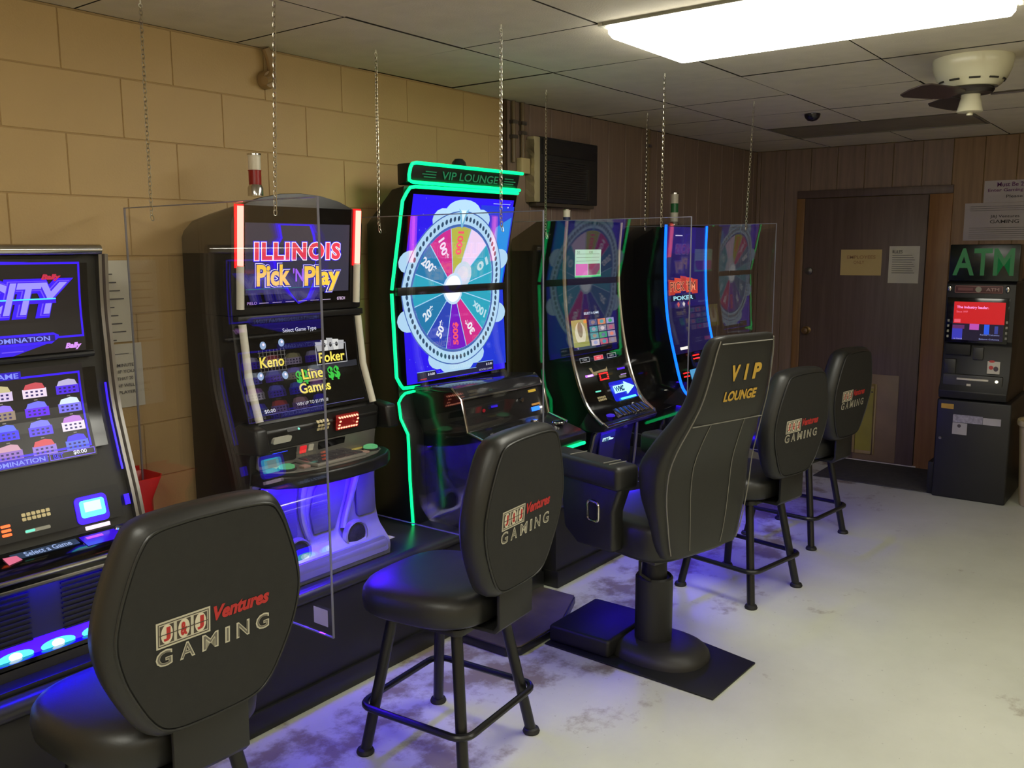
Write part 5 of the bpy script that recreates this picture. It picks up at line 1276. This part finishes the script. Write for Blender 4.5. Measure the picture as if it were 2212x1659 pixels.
# mid section
MB().box(xf0 - .004, xf0 + .03, 1.135, 1.285, .955, 1.025).build('keypad_hood', BLACKM, atm, bevel=.004)
MB().box(xf0 + .004, xf0 + .03, 1.06, 1.12, .93, 1.01).build('card_reader', ATMG, atm, bevel=.004)
MB().box(xf0 - .006, xf0 + .05, 1.215, 1.285, .82, .925).build('receipt_block', mat('atm_dark_grey', (40, 40, 39), .45), atm, bevel=.004)
dsp = MB().box(xf0 - .02, xf0 + .03, .935, 1.285, .735, .83).build('dispenser_shelf', ATMG, atm, bevel=.008)
MB().box(xf0 - .026, xf0 - .019, 1.015, 1.200, .795, .808).build('cash_slot', mat('slot_pale', (206, 200, 184), .35), dsp, bevel=.002)
MB().lathe([(.001, -.006), (.009, -.006), (.010, 0), (.001, 0)], (xf0 - .020, .968, .798), 14, 'x').build('indicator', led('warm_indicator', (255, 250, 220), 1.5), dsp)
MB().box(xf0 - .022, xf0 - .019, 1.115, 1.140, .758, .772).build('small_tag', PAPER, dsp)
for nm, y0, y1, z0, z1, m in (('card_sticker', .958, 1.030, .845, .925, PAPER), ):
    s_ = MB().box(xf0 - .003, xf0 + .002, y0, y1, z0, z1).build(nm, m, atm)
    A = Art(); A.ell(1.008, .885, .013, .013, mat('red_spot', (190, 70, 66), .6), 1); A.ell(.980, .878, .014, .016, mat('dark_print', (74, 66, 72), .6), 1); A.ell(1.005, .925, .016, .008, mat('red_spot', (190, 70, 66), .6), 1)
    A.build('sticker_print', lambda u, v, h: (xf0 - .003 - h, u, v), s_)
by = xf0 - .025
for nm, y0, y1, z0, z1, m in (('yellow_tag', 1.205, 1.280, .600, .632, mat('yellow_tag', (176, 138, 52), .5)), ('network_sticker', 1.030, 1.205, .515, .566, mat('lavender_sticker', (142, 138, 152), .6, var=.3, scale=60)), ('fee_sticker', .925, 1.028, .515, .560, mat('pale_sticker', (164, 160, 162), .6)), ('notice_sticker', 1.118, 1.205, .435, .512, mat('pale_sticker', (164, 160, 162), .6))):
    s_ = MB().box(by - .002, by, y0, y1, z0, z1).build(nm, m, atm)
    if nm == 'notice_sticker':
        A = Art(); A.ell(1.165, .492, .012, .012, mat('dark_print', (74, 66, 72), .6), 1, 7); A.build('sticker_print', lambda u, v, h: (by - .002 - h, u, v), s_)
MB().lathe([(.001, -.006), (.009, -.006), (.010, 0), (.001, 0)], (by, 1.275, .40), 14, 'x').build('lock', SATIN, atm)
MB().box(xf0 + .02, 7.0, yb_, yb_ + .04, 0, .22).build('rear_foot', BLACKM, atm, bevel=.004)
tpn = MB().box(xf0 + .02, xf0 + .16, .895, 1.298, 1.4325, 1.665).build('sign_box', mat('sign_black', (14, 20, 16), .25), atm, bevel=.006)
A = Art(); GA = scr((38, 118, 62), .34)
A.text('ATM', 1.275, 1.468, .925, 1.640, GA, 1, .02)
A.build('sign_lettering', lambda u, v, h: (xf0 + .02 - h, u, v), tpn)

tc_ = root('waste_bin', (6.48, .68, 0), 'cream plastic waste bin at the right edge beside the cash machine', 'bin')
CRP = mat('cream_bin', (196, 180, 140), .45, var=.05)
MB().lathe([(.001, .002), (.125, .002), (.130, .012), (.158, .520), (.150, .520), (.122, .02), (.001, .02)], (6.48, .68, 0), 36).build('body', CRP, tc_)
MB().lathe([(.152, .520), (.170, .522), (.174, .540), (.170, .556), (.152, .556), (.150, .540)], (6.48, .68, 0), 36).build('rim', CRP, tc_)
mt = MB().box(6.39, 7.06, 1.33, 2.12, .0005, .008).build('door_mat', mat('grey_door_mat', (66, 64, 58), .9, var=.2, scale=30), base=True, bevel=.002)
tag(mt, 'worn grey mat on the floor before the brown door', 'mat')
